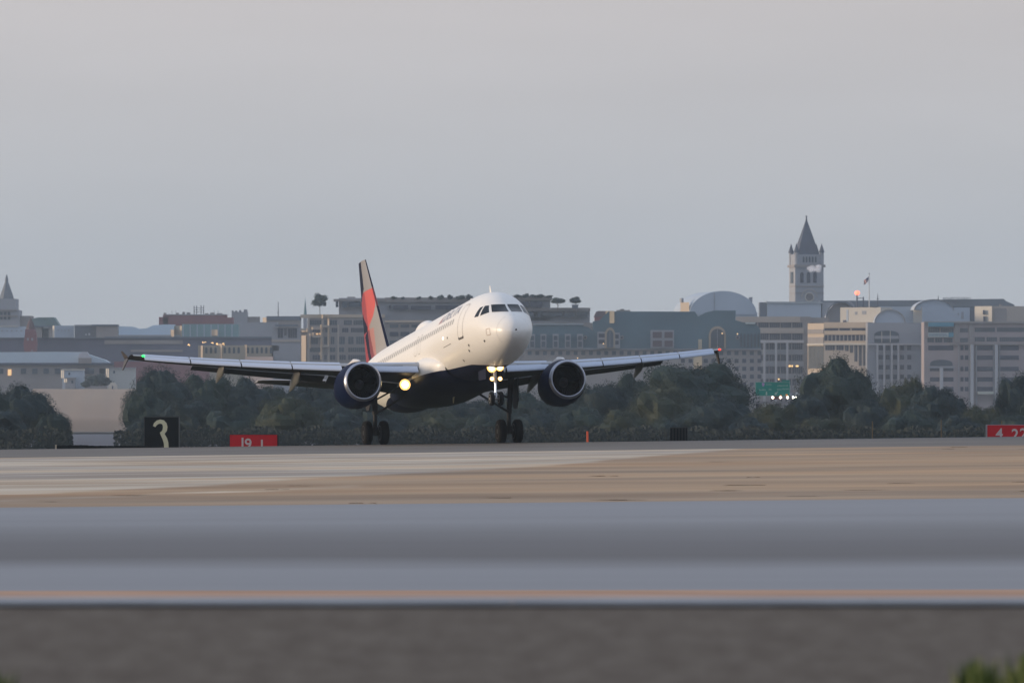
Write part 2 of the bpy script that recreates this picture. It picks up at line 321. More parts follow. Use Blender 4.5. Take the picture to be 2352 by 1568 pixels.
# wing-body fairing with the bulged root
def fairing():
    tops = MB(); n = 48; rs = {0: [], 1: []}
    for i in range(61):
        X = 10.2 + 12.6*i/60; u = i/60; e_ = (math.sin(math.pi*min(1, u/.30)/2)**.6) * (math.cos(math.pi*max(0, (u-.6)/.4)/2)**.7 if u > .6 else 1)
        hw = 1.55 + .95*e_; zt = -1.0 + .85*e_*(1 - .45*max(0, u-.3)); zb = -2.0 - .42*e_; zm = -1.15
        pts = []
        for k in range(n+1):
            t = 2*math.pi*k/n; c, s_ = math.cos(t), math.sin(t); c = math.copysign(abs(c)**.8, c); s_ = math.copysign(abs(s_)**.8, s_)
            pts.append((X, hw*s_, zm + ((zt-zm) if c > 0 else (zm-zb))*c))
        zp = -1.50
        up = [p if p[2] >= zp else None for p in pts]
        t0 = math.acos(-min(1, (zm - zp)/(zm-zb))**1.25)
        def at(t):
            c, s_ = math.cos(t), math.sin(t); c = math.copysign(abs(c)**.8, c); s_ = math.copysign(abs(s_)**.8, s_); return Pt(X, hw*s_, zm + ((zt-zm) if c > 0 else (zm-zb))*c)
        rs[0].append([at(-t0 + 2*t0*k/30) for k in range(31)]); rs[1].append([at(t0 + (2*math.pi-2*t0)*k/40) for k in range(41)])
    tops.rings(rs[0], closed=False, cap=False, mi=0); tops.rings(rs[1], closed=False, cap=False, mi=1)
    o = tops.build('belly_fairing', [white, navy], plane, smooth=True)
    bm = bmesh.new(); bm.from_mesh(o.data); bmesh.ops.remove_doubles(bm, verts=bm.verts, dist=.002); bmesh.ops.recalc_face_normals(bm, faces=bm.faces); bm.to_mesh(o.data); bm.free()
fairing()

# lofted aerofoils
def aero(t, c0=0.0, c1=1.0, n=14, camber=.02):
    up, lo = [], []
    for i in range(n+1):
        x = c0 + (c1-c0)*(1-math.cos(math.pi*i/n))/2
        y = 5*t*(.2969*math.sqrt(x)-.126*x-.3516*x*x+.2843*x**3-.1015*x**4); cm = camber*4*x*(1-x)
        up.append((x, cm+y)); lo.append((x, cm-y))
    return up + lo[::-1][(0 if c1 < .99 else 1):(None if c0 > .01 else -1)]
def wing_le(y): return 11.35 + .518*y
def wing_te(y): return 18.35 + .02*y if y < 6.4 else 18.48 + (y-6.4)*.322
def wing_z(y): return -1.12 + (max(y, 2)-2)*.082 + .62*(y/16.8)**2.2
def wing_t(y): return np.interp(y, [0, 6.4, 16.8], [.145, .118, .108])
def tw(y): return np.interp(y, [0, 6.4, 16.8], [3.2, 1.2, -.8])
def loft(name, side, ys, fn, mats, par, smooth=40, mi=None):
    g = MB(); rs = [[Pt(x, side*y, z) for x, z in fn(y)] for y in ys]; g.rings(rs)
    o = g.build(name, mats, par, smooth=smooth); return o
def wfoil(y, c0, c1, rot=0.0, dx=0.0, dz=0.0, pivot=None, n=14, t=None):
    le, te = wing_le(y), wing_te(y); c = te - le; a = R(tw(y)); pts = aero(wing_t(y) if t is None else t, c0, c1, n)
    out_ = []
    for x, z in pts:
        if rot: px = (pivot or c0); rx, rz = x-px, z; x = px + rx*math.cos(R(rot)) + rz*math.sin(R(rot)) + dx; z = rz*math.cos(R(rot)) - rx*math.sin(R(rot)) + dz
        X, Z = x*c, z*c
        out_.append((le + X*math.cos(a) + Z*math.sin(a), wing_z(y) + Z*math.cos(a) - (X - .3*c)*math.sin(a)))
    return out_
def shade_underside(o, side):  # shade put into the colour: faces looking down get the darker material
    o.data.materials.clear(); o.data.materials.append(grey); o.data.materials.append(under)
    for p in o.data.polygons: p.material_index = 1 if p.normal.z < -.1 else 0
def slat_pts(y):
    c = float(np.interp(y, [2, 6.4, 16.8], [5.4, 4.3, 3.0])); prof = [(.022,-.030),(.008,-.018),(0,0),(.006,.016),(.022,.032),(.05,.048),(.09,.058),(.13,.060)]
    inner = [(.13,.054),(.09,.046),(.055,.032),(.035,.012),(.03,-.01)]
    le = wing_le(y); a = R(24 + tw(y)); out_ = []
    for x, z in prof + inner:
        X, Z = x*c, z*c; out_.append((le - .055*c + X*math.cos(a) + Z*math.sin(a)*.0 + Z*math.sin(a), wing_z(y) + .3*(wing_te(y)-le)*math.sin(R(tw(y))) - .052*c + Z*math.cos(a) + X*math.sin(a)))
    return out_
for side in (1, -1):
    ys = [0.6, 2, 3.2, 4.8, 6.4, 8.4, 10.4, 12.4, 14.4, 16, 16.75]
    wo = loft('wing', side, ys, lambda y: wfoil(y, 0, 1.0 if y > 13.3 or y < 1 else .80), grey, plane); shade_underside(wo, side)
    for y0, y1 in ((2.5, 5.25), (6.3, 8.75), (8.82, 11.3), (11.37, 13.85), (13.92, 16.2)):
        loft('slat', side, [y0, (y0+y1)/2, y1], slat_pts, slatm, wo, smooth=60)
    for y0, y1 in ((2.2, 6.3), (6.5, 13.4)):
        f_ = loft('flap', side, [y0, (y0+y1)/2, y1], lambda y: wfoil(y, .77, 1.0, 17, .05, -.028, .80, t=.085), grey, wo); shade_underside(f_, side)
    for yf, ln in ((5.35, 1.0), (8.0, 1.0), (11.9, .82)):
        g = MB(); le, te = wing_le(yf), wing_te(yf); x0 = le + .52*(te-le); x1 = te + 1.15*ln; z0 = wing_z(yf) - .42*ln; rs = []
        for i in range(15):
            u = i/14; r = .27*ln*math.sin(math.pi*u**.75)**.75 + .01; xc = x0 + (x1-x0)*u; zc = z0 + .22 - .20*u - .95*ln*max(0, u-.45)**1.25
            rs.append([Pt(xc, side*yf + .62*r*math.sin(2*math.pi*k/12), zc + 1.5*r*math.cos(2*math.pi*k/12)) for k in range(12)])
        g.rings(rs); g.build('flap_track_fairing', mat('fairing_grey', (0.15, 0.15, 0.15), .5), wo, smooth=50)
    # tip fence and navigation lamp
    g = MB(); zt = wing_z(16.8)
    for zz, xt in ((.46, 21.75), (-.60, 21.7)):
        o_ = .02 if zz > 0 else -.02; q0 = [(21.0, 16.77, zt+o_), (21.75, 16.84, zt+o_), (xt+.12, 17.0, zt+zz), (xt-.12, 16.99, zt+zz)]
        g.add([Pt(x, side*y, z) for x, y, z in q0] + [Pt(x, side*(y+.05), z) for x, y, z in q0], [(0,1,2,3),(7,6,5,4),(0,4,5,1),(1,5,6,2),(2,6,7,3),(3,7,4,0)])
    g.build('wingtip_fence', mat('fence_grey', (0.05, 0.045, 0.05), .5), wo)
    g = MB(); bmv = []
    col_ = (0.02, 1.0, 0.12) if side > 0 else (1.0, 0.05, 0.03); yl = 16.25 if side > 0 else 16.6
    c_ = Pt(wing_le(yl) - .05, side*yl, wing_z(yl) + .02)
    rs = [[(c_[0] + .06*math.cos(a_), c_[1] + .085*math.sin(a_)*math.cos(2*math.pi*k/10), c_[2] + .06*math.sin(a_)*math.sin(2*math.pi*k/10)) for k in range(10)] for a_ in (0.05, .6, 1.2, 1.57, 2.2, 3.09)]
    g.rings(rs); g.build('navigation_lamp', mat('nav_green' if side > 0 else 'nav_red', col_, .3, emit=col_, es=3.5 if side > 0 else 1.8), wo, smooth=True)
    # engine
    er = empty('engine', (0, 0, 0)); er.parent = plane
    ey, ez, ex = side*5.755, -1.87, 11.7
    def lathe(prof, n=56, x0=0.0):
        rs = []
        for x, r in prof:
            rs.append([Pt(ex + x, ey + r*math.sin(2*math.pi*k/n), ez - .035*x + r*(1.03 if True else 1)*math.cos(2*math.pi*k/n)) for k in range(n)])
        return rs
    g = MB(); g.rings(lathe([(.20, 1.055), (.5, 1.13), (.95, 1.19), (1.5, 1.21), (2.1, 1.17), (2.7, 1.07), (3.2, .96), (3.2, .92)]), cap=False); g.build('nacelle', engnavy, er, smooth=60)
    g = MB(); g.rings(lathe([(.20, 1.055), (.09, 1.01), (.02, .965), (0, .93), (.03, .895), (.12, .865), (.25, .85), (.34, .848)]), cap=False); g.build('inlet_lip', lipm, er, smooth=True)
    g = MB(); g.rings(lathe([(.34, .848), (.7, .86), (1.15, .88)]), cap=False); g.build('inlet_duct', mat('duct', (.006, .006, .007), .8, spec=.1), er, smooth=True)
    g = MB()
    for k in range(30):
        a_ = 2*math.pi*k/30; v_ = []
        for r in (.26, .5, .7, .86):
            tw_ = .10 + .22*r; da = .10*.5/max(r, .3)
            for s_ in (-1, 1): v_.append(Pt(ex + 1.05 + s_*.10*(1-.4*r), ey + r*math.sin(a_ + s_*tw_*.32), ez - .035 + r*math.cos(a_ + s_*tw_*.32)))
        g.add(v_, [(0,1,3,2),(2,3,5,4),(4,5,7,6)])
    g.build('fan', mat('fan_blade', (.005, .005, .006), .6, spec=.2), er, fix=False)
    g = MB(); g.rings(lathe([(.62, .005), (.68, .07), (.85, .17), (1.05, .25), (1.2, .27)], n=24)); g.build('spinner', mat('spinner', (.035, .035, .04), .4), er, smooth=60)
    g = MB(); g.rings(lathe([(1.3, .87), (1.31, .02)], n=40), cap=False); g.build('fan_back', mat('black', (.004, .004, .005), .9), er)
    g = MB(); g.rings(lathe([(2.8, .78), (3.2, .72), (3.9, .58), (4.5, .42), (4.5, .36)]), cap=False); g.build('core_cowl', mat('core_metal', (.22, .2, .18), .4, metal=.8), er, smooth=60)
    g = MB(); g.rings(lathe([(3.9, .30), (4.5, .24), (5.1, .03)], n=24)); g.build('exhaust_cone', mat('core_metal', (.2, .2, .2)), er, smooth=True)
    g = MB(); rs = []
    for X, hw, z0_, z1_ in ((12.6, .03, -.72, -.66), (12.95, .16, -.95, -.52), (13.6, .2, -1.1, -.42), (14.6, .22, -1.1, -.52), (16.2, .2, -1.1, -.85), (18.0, .06, -1.15, -1.0)):
        rs.append([Pt(X, ey - hw, z0_), Pt(X, ey - hw, z1_ - hw*.5), Pt(X, ey - hw*.5, z1_), Pt(X, ey + hw*.5, z1_), Pt(X, ey + hw, z1_ - hw*.5), Pt(X, ey + hw, z0_)])
    g.rings(rs); g.build('pylon', mat('pylon_paint', (.62, .60, .58), .35), er, smooth=35)
    # main landing gear
    mg = empty('main_landing_gear', (0, 0, 0)); mg.parent = plane; gy = side*3.795
    g = MB(); top = Pt(17.2, gy + side*.1, -1.1); ax = Pt(17.71, gy, -4.03)
    g.tube(top, Pt(17.6, gy, -3.0), .17, .155, 14); g.tube(Pt(17.6, gy, -3.0), Pt(17.70, gy, -3.95), .115, .11, 12); g.tube(Pt(17.71, gy - .55, -4.03), Pt(17.71, gy + .55, -4.03), .1, .1, 10)
    g.tube(Pt(17.65, gy, -3.7), Pt(17.71, gy, -4.15), .2, .17, 12)
    g.tube(Pt(17.95, gy, -3.95), Pt(18.05, gy, -3.4), .05, .05, 6); g.tube(Pt(18.05, gy, -3.4), Pt(17.7, gy, -2.95), .05, .05, 6)
    g.build('strut', geardk, mg, smooth=40)
    g = MB(); g.tube(Pt(17.45, gy, -3.0), Pt(17.2, side*1.7, -1.75), .065, .065, 8); g.tube(Pt(17.4, gy - side*.05, -2.2), Pt(17.3, side*2.6, -1.6), .05, .05, 8); g.build('side_brace', geardk, mg)
    g = MB(); pts = [(16.75, -1.15), (18.15, -1.2), (18.2, -2.3), (17.95, -2.75), (17.3, -2.8), (16.8, -2.3)]
    g.add([Pt(x, gy + side*.36, z) for x, z in pts] + [Pt(x, gy + side*.41, z) for x, z in pts], [tuple(range(6)), tuple(range(6, 12))[::-1]] + [(i, i+6, (i+1) % 6 + 6, (i+1) % 6) for i in range(6)])
    g.build('gear_door', mat('gear_door', (.03, .03, .033), .6, spec=.2), mg)
    def wheel(cx, cy, cz, r, hwid, par):
        g = MB(); n = 40; prof = [(-hwid, r*.60), (-hwid*1.0, r*.80), (-hwid*.86, r*.93), (-hwid*.45, r*.995), (0, r), (hwid*.45, r*.995), (hwid*.86, r*.93), (hwid, r*.80), (hwid, r*.60)]
        g.rings([[Pt(cx + q*math.sin(2*math.pi*k/n), cy + yy, cz + q*math.cos(2*math.pi*k/n)) for k in range(n)] for yy, q in prof]); wq = g.build('tyre', tyre, par, smooth=50)
        g = MB(); prof = [(-hwid*1.02, .02*r), (-hwid*1.02, r*.2), (-hwid*.8, r*.3), (-hwid*.75, r*.5), (-hwid*1.03, r*.56), (-hwid*1.03, r*.61), (hwid*1.03, r*.61), (hwid*1.03, r*.56), (hwid*.75, r*.5), (hwid*.8, r*.3), (hwid*1.02, r*.2), (hwid*1.02, r*.02)]
        g.rings([[Pt(cx + q*math.sin(2*math.pi*k/24), cy + yy, cz + q*math.cos(2*math.pi*k/24)) for k in range(24)] for yy, q in prof]); g.build('hub', hubm if r < .5 else geardk, par, smooth=30)
    for s_ in (-1, 1): wheel(17.71, gy + s_*.465, -4.0, .67, .215, mg)
    # tailplane
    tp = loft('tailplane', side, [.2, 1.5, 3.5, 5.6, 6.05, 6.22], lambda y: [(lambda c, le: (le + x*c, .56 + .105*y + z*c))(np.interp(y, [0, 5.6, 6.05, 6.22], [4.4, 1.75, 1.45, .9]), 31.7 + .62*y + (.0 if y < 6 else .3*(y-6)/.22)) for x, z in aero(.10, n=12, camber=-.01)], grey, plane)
    shade_underside(tp, side)

# nose gear with its lamps
ng = empty('nose_landing_gear', (0, 0, 0)); ng.parent = plane
g = MB(); g.tube(Pt(5.2, 0, -1.7), Pt(5.1, 0, -2.85), .095, .09, 12); g.tube(Pt(5.05, -.3, -2.62), Pt(5.05, .3, -2.62), .03, .03, 8); g.tube(Pt(6.3, 0, -1.9), Pt(5.15, 0, -2.75), .045, .045, 8)
g.tube(Pt(5.0, -.36, -2.08), Pt(5.0, .36, -2.08), .04, .04, 8); g.build('strut', gearm, ng, smooth=40)
g = MB(); g.tube(Pt(5.1, 0, -2.85), Pt(5.07, 0, -3.68), .06, .06, 12); g.tube(Pt(5.07, -.3, -3.72), Pt(5.07, .3, -3.72), .05, .05, 8); g.tube(Pt(5.3, 0, -3.0), Pt(5.4, 0, -3.3), .03, .03, 6); g.tube(Pt(5.4, 0, -3.3), Pt(5.15, 0, -3.62), .03, .03, 6)
g.build('piston', chrome, ng, smooth=40)
for s_ in (-1, 1):
    wheel(5.07, s_*.25, -3.72, .38, .11, ng)
    g = MB(); pts = [(5.3, -2.0), (7.0, -2.0), (6.95, -2.5), (5.35, -2.62)]
    g.add([Pt(x, s_*.42, z) for x, z in pts] + [Pt(x, s_*.46, z) for x, z in pts], [(0,1,2,3), (7,6,5,4)] + [(i, i+4, (i+1) % 4 + 4, (i+1) % 4) for i in range(4)])
    g.build('gear_door', navy, ng)
def lamp(x, y, z, r, name, mt, par, dep=.16):
    g = MB(); n = 20
    g.rings([[Pt(x + dx, y + q*math.sin(2*math.pi*k/n), z + q*math.cos(2*math.pi*k/n)) for k in range(n)] for dx, q in ((0, r*1.04), (dep*.4, r*1.02), (dep, r*.5))], cap=False); h = g.build(name, gearm, par, smooth=40)
    g = MB(); g.rings([[Pt(x + dx, y + q*math.sin(2*math.pi*k/n), z + q*math.cos(2*math.pi*k/n)) for k in range(n)] for dx, q in ((-.02, r*.74), (-.035, r*.5), (-.045, r*.1))]); g.build('lens', mt, h, smooth=True); g = MB(); g.rings([[Pt(x + dx, y + q*math.sin(2*math.pi*k/n), z + q*math.cos(2*math.pi*k/n)) for k in range(n)] for dx, q in ((-.015, r*.74), (-.01, r*1.1), (-.004, r*1.22))], cap=False); g.build('halo_ring', mat('lamp_halo', (1, .55, .2), .3, emit=(1, .55, .16), es=2.2), h, smooth=True)  # amber halo of each lamp, built as an added glowing ring round the lens
bright = mat('lamp_white', (1, 1, 1), .3, emit=(1.0, .93, .80), es=8)
warm = mat('lamp_warm', (1, .8, .5), .3, emit=(1.0, .78, .42), es=9)
amber = mat('lamp_amber', (1, .6, .3), .3, emit=(1.0, .62, .25), es=10)
lamp(4.9, .22, -2.05, .22, 'takeoff_lamp', bright, ng); lamp(4.9, -.22, -2.02, .19, 'taxi_lamp', bright, ng)
for s_ in (-1, 1): lamp(4.92, s_*.225, -2.66, .10, 'turnoff_lamp', warm, ng, .1)
for s_ in (1,): lamp(14.2, s_*2.85, -1.78, .25, 'landing_lamp', warm, plane, .2)

# fin, rudder-coloured livery laid out on the fin surface
def fin_edges(v):
    z = 1.75 + v*6.15; le = 29.3 + v*5.3 - 1.0*(max(0, .12-v)/.12)**2*1.6; te = 35.35 + v*1.0; return z, le, te
FT = [  # v, list of (limit fraction from trailing edge, colour index)
    (1.00, [(.30, 0), (1, 1)]), (.80, [(.28, 0), (1, 1)]), (.735, [(.27, 0), (.95, 1), (1, 2)]), (.66, [(.05, 0), (.27, 3), (.99, 2), (1, 2)]),
    (.60, [(.28, 3), (.93, 2), (1, 5)]), (.535, [(.28, 3), (.88, 2), (1, 5)]), (.48, [(.05, 0), (.26, 3), (.74, 2), (1, 5)]), (.435, [(.12, 0), (.26, 3), (.62, 2), (1, 5)]),
    (.36, [(.22, 0), (.27, 3), (.32, 2), (1, 5)]), (.29, [(.05, 3), (.20, 0), (.30, 6), (.52, 7), (1, 5)]), (.145, [(.10, 3), (.20, 0), (.34, 6), (.48, 7), (1, 5)]), (0.0, [(.14, 3), (.24, 0), (.36, 6), (.40, 7), (1, 5)])]
def fin_col(v, f):
    if f > .93: return 0 if v < .52 or v > .72 else 4
    best = None
    for (va, la), (vb, lb) in zip(FT, FT[1:]):
        if vb <= v <= va:
            k = (v - vb)/(va - vb); cols = {}
            def lim(lst, c):      # upper limit of colour c in list
                r = None
                for l_, ci in lst:
                    if ci == c: r = l_
                return r
            order = [c for _, c in (la if k > .5 else lb)]
            prev = 0
            for c in order:
                a_, b_ = lim(la, c), lim(lb, c)
                l_ = a_*k + b_*(1-k) if a_ is not None and b_ is not None else (a_ if a_ is not None else b_)
                if f <= l_: return c
            return order[-1]
    return 1
fm = [navy, mat('fin_silver', (.25, .24, .245), .4), mat('fin_coral', (.56, .06, .04), .35), mat('fin_red', (.32, .01, .014), .35), mat('fin_maroon', (.13, .008, .012), .4),
      mat('fin_pearl', (.28, .26, .25), .4), mat('fin_dark_red', (.20, .012, .018), .35), mat('fin_salmon', (.42, .17, .14), .35)]
g = MB(); nv, nu = 120, 64
for s_ in (1, -1):
    vs = []
    for i in range(nv+1):
        v = i/nv; z, le, te = fin_edges(v); c = te - le
        for j in range(nu+1):
            x = (j/nu)**1.4; th = 5*.095*(.2969*math.sqrt(x)-.126*x-.3516*x*x+.2843*x**3-.1036*x**4)*c
            vs.append(Pt(le + x*c, s_*th, z))
    o_ = len(g.v); g.v += vs
    for i in range(nv):
        for j in range(nu):
            a_ = o_ + i*(nu+1) + j; q = (a_, a_+1, a_+nu+2, a_+nu+1); g.f.append(q if s_ > 0 else q[::-1])
            x_ = ((j+.5)/nu)**1.4; th_ = 5*.095*(.2969*math.sqrt(x_)-.126*x_-.3516*x_*x_+.2843*x_**3-.1036*x_**4); g.m.append(fin_col((i+.5)/nv, 1 - min(1, (x_*.2385 + th_*.97)/.2385)))
top_n = nv*(nu+1); n2 = (nv+1)*(nu+1)
for j in range(nu): g.f.append((top_n+j, n2+top_n+j, n2+top_n+j+1, top_n+j+1)); g.m.append(1)
g.build('fin', fm, plane, smooth=50)
# satcom hump, antennas
g = MB(); rs = []
for i in range(17):
    u = i/16; e_ = math.sin(math.pi*u**.8)**.55 if 0 < u < 1 else .02; rs.append([Pt(18.9 + 3.6*u, .55*e_*math.sin(t_), 1.9 + .62*e_*math.cos(t_)) for t_ in [2*math.pi*k/24 for k in range(24)]])
g.rings(rs); g.build('radome_hump', white, plane, smooth=True)
for X, z, h in ((5.1, 2.03, .45), (9.5, 2.05, .32), (14.0, 2.05, .3)):
    g = MB(); g.add([Pt(X, -.015, z), Pt(X+.4, -.015, z), Pt(X+.42, -.01, z+h), Pt(X+.3, -.01, z+h), Pt(X, .015, z), Pt(X+.4, .015, z), Pt(X+.42, .01, z+h), Pt(X+.3, .01, z+h)], [(0,1,2,3),(7,6,5,4),(0,4,5,1),(1,5,6,2),(2,6,7,3),(3,7,4,0)]); g.build('blade_antenna', white, plane)
g = MB(); g.add([Pt(14.5, -.02, -2.3), Pt(14.9, -.02, -2.3), Pt(14.95, -.01, -2.75), Pt(14.8, -.01, -2.75), Pt(14.5, .02, -2.3), Pt(14.9, .02, -2.3), Pt(14.95, .01, -2.75), Pt(14.8, .01, -2.75)], [(0,1,2,3),(7,6,5,4),(0,4,5,1),(1,5,6,2),(2,6,7,3),(3,7,4,0)]); g.build('belly_antenna', mat('antenna_buff', (.4, .36, .25), .5), plane)

# things laid on the skin
def t_of(X, z):
    a, b_, w_, zm = sec(X); c = (z-zm)/(a-zm) if z > zm else (z-zm)/(zm-b_); return math.acos(max(-1, min(1, c)))
def x_of(y, z):        # station where the nose surface passes through (y, z)
    lo, hi = .02, 4.2
    for _ in range(40):
        md = (lo+hi)/2; a, b_, w_, zm = sec(md); hh = (a-zm) if z > zm else (zm-b_)
        c_ = (z-zm)/max(hh, 1e-4); we = w_*(1 - .13*max(0, 1-md/6)*max(0, min(1, c_)))
        if (y/max(we, 1e-4))**2 + c_**2 > 1: lo = md
        else: hi = md
    return hi
def pane(corners, mode, name, mt, off=.012, n=10):
    for s_ in (1, -1):
        g = MB(); vs = []
        for i in range(n+1):
            for j in range(n+1):
                u, v = i/n, j/n; a_, b_, c_, d_ = corners
                p = [(a_[k]*(1-u) + b_[k]*u)*(1-v) + (d_[k]*(1-u) + c_[k]*u)*v for k in (0, 1)]
                if mode == 'yz': X = x_of(p[0], p[1]); t = t_of(X, p[1]); 
                else: X = p[0]; t = t_of(X, p[1])
                q = surf(X, t, off); vs.append(Pt(q[0] - (off if mode == 'yz' else 0), s_*q[1], q[2]))
        g.add(vs, [(i*(n+1)+j, i*(n+1)+j+1, (i+1)*(n+1)+j+1, (i+1)*(n+1)+j) for i in range(n) for j in range(n)])
        o = g.build(name, mt, plane, smooth=True, fix=False)
        if s_ < 0: o.data.flip_normals()
pane([(.055, 1.0), (.75, 1.03), (.84, .57), (.08, .50)], 'yz', 'windshield', glass)
pane([(2.40, 1.0), (2.61, 1.01), (2.46, .45), (1.98, .57)], 'xz', 'side_window', glass)
pane([(2.69, .99), (2.88, .95), (3.0, .44), (2.62, .44)], 'xz', 'aft_side_window', glass)
def band(path, name, mt, wd=.02, off=.012, par=None, both=True):    # path of (X, z) on the skin
    for s_ in ((1, -1) if both else (1,)):
        g = MB(); pts = []
        for (xa, za), (xb, zb) in zip(path, path[1:]):
            n = max(2, int(math.hypot(xb-xa, zb-za)/.12))
            for i in range(n): pts.append((xa+(xb-xa)*i/n, za+(zb-za)*i/n))
        pts.append(path[-1])
        for i, (x, z) in enumerate(pts):
            a_ = pts[max(0, i-1)]; b_ = pts[min(len(pts)-1, i+1)]; dx, dz = b_[0]-a_[0], b_[1]-a_[1]; l_ = math.hypot(dx, dz) or 1; nx_, nz_ = -dz/l_*wd/2, dx/l_*wd/2
            for q in (-1, 1):
                X = x + q*nx_; p = surf(X, t_of(X, z + q*nz_), off); g.v.append(Pt(p[0], s_*p[1], p[2]))
        g.f = [(2*i, 2*i+1, 2*i+3, 2*i+2) for i in range(len(pts)-1)]; g.m = [0]*len(g.f)
        g.build(name, mt, par or plane, fix=False)
rr_ = .14
def rrect(x0, x1, z0, z1, r=.14):
    return [(x0+r, z0), (x1-r, z0), (x1, z0+r), (x1, z1-r), (x1-r, z1), (x0+r, z1), (x0, z1-r), (x0, z0+r), (x0+r, z0)]
band(rrect(4.42, 5.28, -.42, 1.38), 'door_outline', linem, .028)
band([(4.42, -.36), (4.47, -.44), (5.23, -.44), (5.28, -.36)], 'door_sill', mat('sill_dark', (.07, .068, .065), .5), .11)
band(rrect(13.95, 14.5, -.1, .95, .1), 'overwing_exit', linem, .02); band(rrect(14.85, 15.4, -.1, .95, .1), 'overwing_exit', linem, .02)
band(rrect(7.0, 8.75, -1.45, -.43, .03)[:0] + [(6.97, -.46), (8.7, -.46)], 'cargo_door_edge', linem, .035)
band(rrect(1.27, 1.6, -.72, -.38, .03), 'hatch', mat('hatch_line', (.42, .33, .28), .5), .03, both=False)
band([(.70, .27), (.70, -.1), (.72, -.4), (.76, -.8), (.78, -1.2)], 'radome_seam', mat('seam_line', (.42, .42, .42), .5), .012)
for X, z in ((6.3, -1.44), (4.35, -1.15), (4.0, -.9), (7.47, -.05), (2.0, -.93)):
    band([(X, z), (X+.14, z-.05)], 'skin_port', mat('sill_dark', (.07, .068, .065)), .1, both=False)
g = MB(); q = surf(8.55, t_of(8.55, .03)); g.rings([[Pt(q[0] + r*math.cos(2*math.pi*k/12), q[1] + dy, q[2] + r*math.sin(2*math.pi*k/12)) for k in range(12)] for dy, r in ((-.02, .075), (.02, .07), (.035, .02))]); g.build('scan_lamp', mat('lamp_scan', (1, .8, .5), emit=(1, .80, .5), es=5), plane)
def cabin_window():
    vs, n = [], 14
    for k in range(n):
        a_ = 2*math.pi*k/n; c, s_ = math.cos(a_), math.sin(a_); x = .105*math.copysign(abs(c)**.6, c); z = .155*math.copysign(abs(s_)**.6, s_)
        vs.append((x, z + .68))
    g = MB(); pts = [surf(10 + x, t_of(10 + x, z), .012) for x, z in vs]; c0 = surf(10, t_of(10, .68), .014)
    g.add([(p[0]-10, p[1], p[2]) for p in pts] + [(0, c0[1], c0[2])], [(k, (k+1) % n, n) for k in range(n)]); return g.build('cabin_window', winm, plane, fix=False)
w0 = cabin_window(); w0.location = Pt(6.55, 0, 0)
me2 = w0.data.copy(); me2.transform(Matrix.Scale(-1, 4, (0, 1, 0))); me2.flip_normals()
for i in range(39):
    X = 6.55 + .5334*i
    for s_ in (1, -1):
        if i == 0 and s_ == 1: continue
        c = w0.copy(); COL.objects.link(c); c.parent = plane; c.location = Pt(X, 0, 0)
        if s_ < 0: c.data = me2
def letters(txt, X0, z0, h, wide, name, mt, par, side=1):
    cu = bpy.data.curves.new('t', 'FONT'); cu.body = txt; cu.size = h*1.38; cu.offset = .006; cu.space_character = 1.12; cu.resolution_u = 3
    tob = bpy.data.objects.new('t', cu); me = bpy.data.meshes.new_from_object(tob); bpy.data.objects.remove(tob); bpy.data.curves.remove(cu)
    bm = bmesh.new(); bm.from_mesh(me); bmesh.ops.triangulate(bm, faces=bm.faces)
    for _ in range(3):
        bmesh.ops.subdivide_edges(bm, edges=[e_ for e_ in bm.edges if e_.calc_length() > .12], cuts=1); bmesh.ops.triangulate(bm, faces=bm.faces)
    xs = [v.co.x for v in bm.verts]; x0, x1 = min(xs), max(xs)
    for v in bm.verts:
        u = (v.co.x - x0)/(x1-x0)*wide; z = z0 + v.co.y
        X = X0 - u if side > 0 else X0 - wide + u
        p = surf(X, t_of(X, z), .014); v.co = Vector(Pt(p[0], side*p[1], p[2]))
    bm.to_mesh(me); bm.free(); me.materials.clear(); me.materials.append(mt); me.name = name
    o = bpy.data.objects.new(name, me); COL.objects.link(o); o.parent = par; return o
for s_ in (1, -1):
    letters('DELTA', 9.7, 1.04, .52, 3.75, 'airline_lettering', mat('lettering_navy', (.30, .32, .40), .4), plane, s_)
    g = MB()
    for tri in ([(10.55, 1.04), (10.25, 1.04), (10.2, 1.5)], [(9.85, 1.04), (10.15, 1.04), (10.2, 1.5)]):
        vs = []
        for i in range(5):
            for j in range(5):
                u, v = i/4, j/4; a_ = [tri[0][k]*(1-u) + tri[1][k]*u for k in (0, 1)]; p_ = [a_[k]*(1-v) + tri[2][k]*v for k in (0, 1)]
                q = surf(p_[0], t_of(p_[0], p_[1]), .014); vs.append(Pt(q[0], s_*q[1], q[2]))
        g.add(vs, [(i*5+j, i*5+j+1, (i+1)*5+j+1, (i+1)*5+j) for i in range(4) for j in range(4)])
    g.build('triangle_emblem', mat('lettering_red', (.45, .25, .27), .4), plane, fix=False)

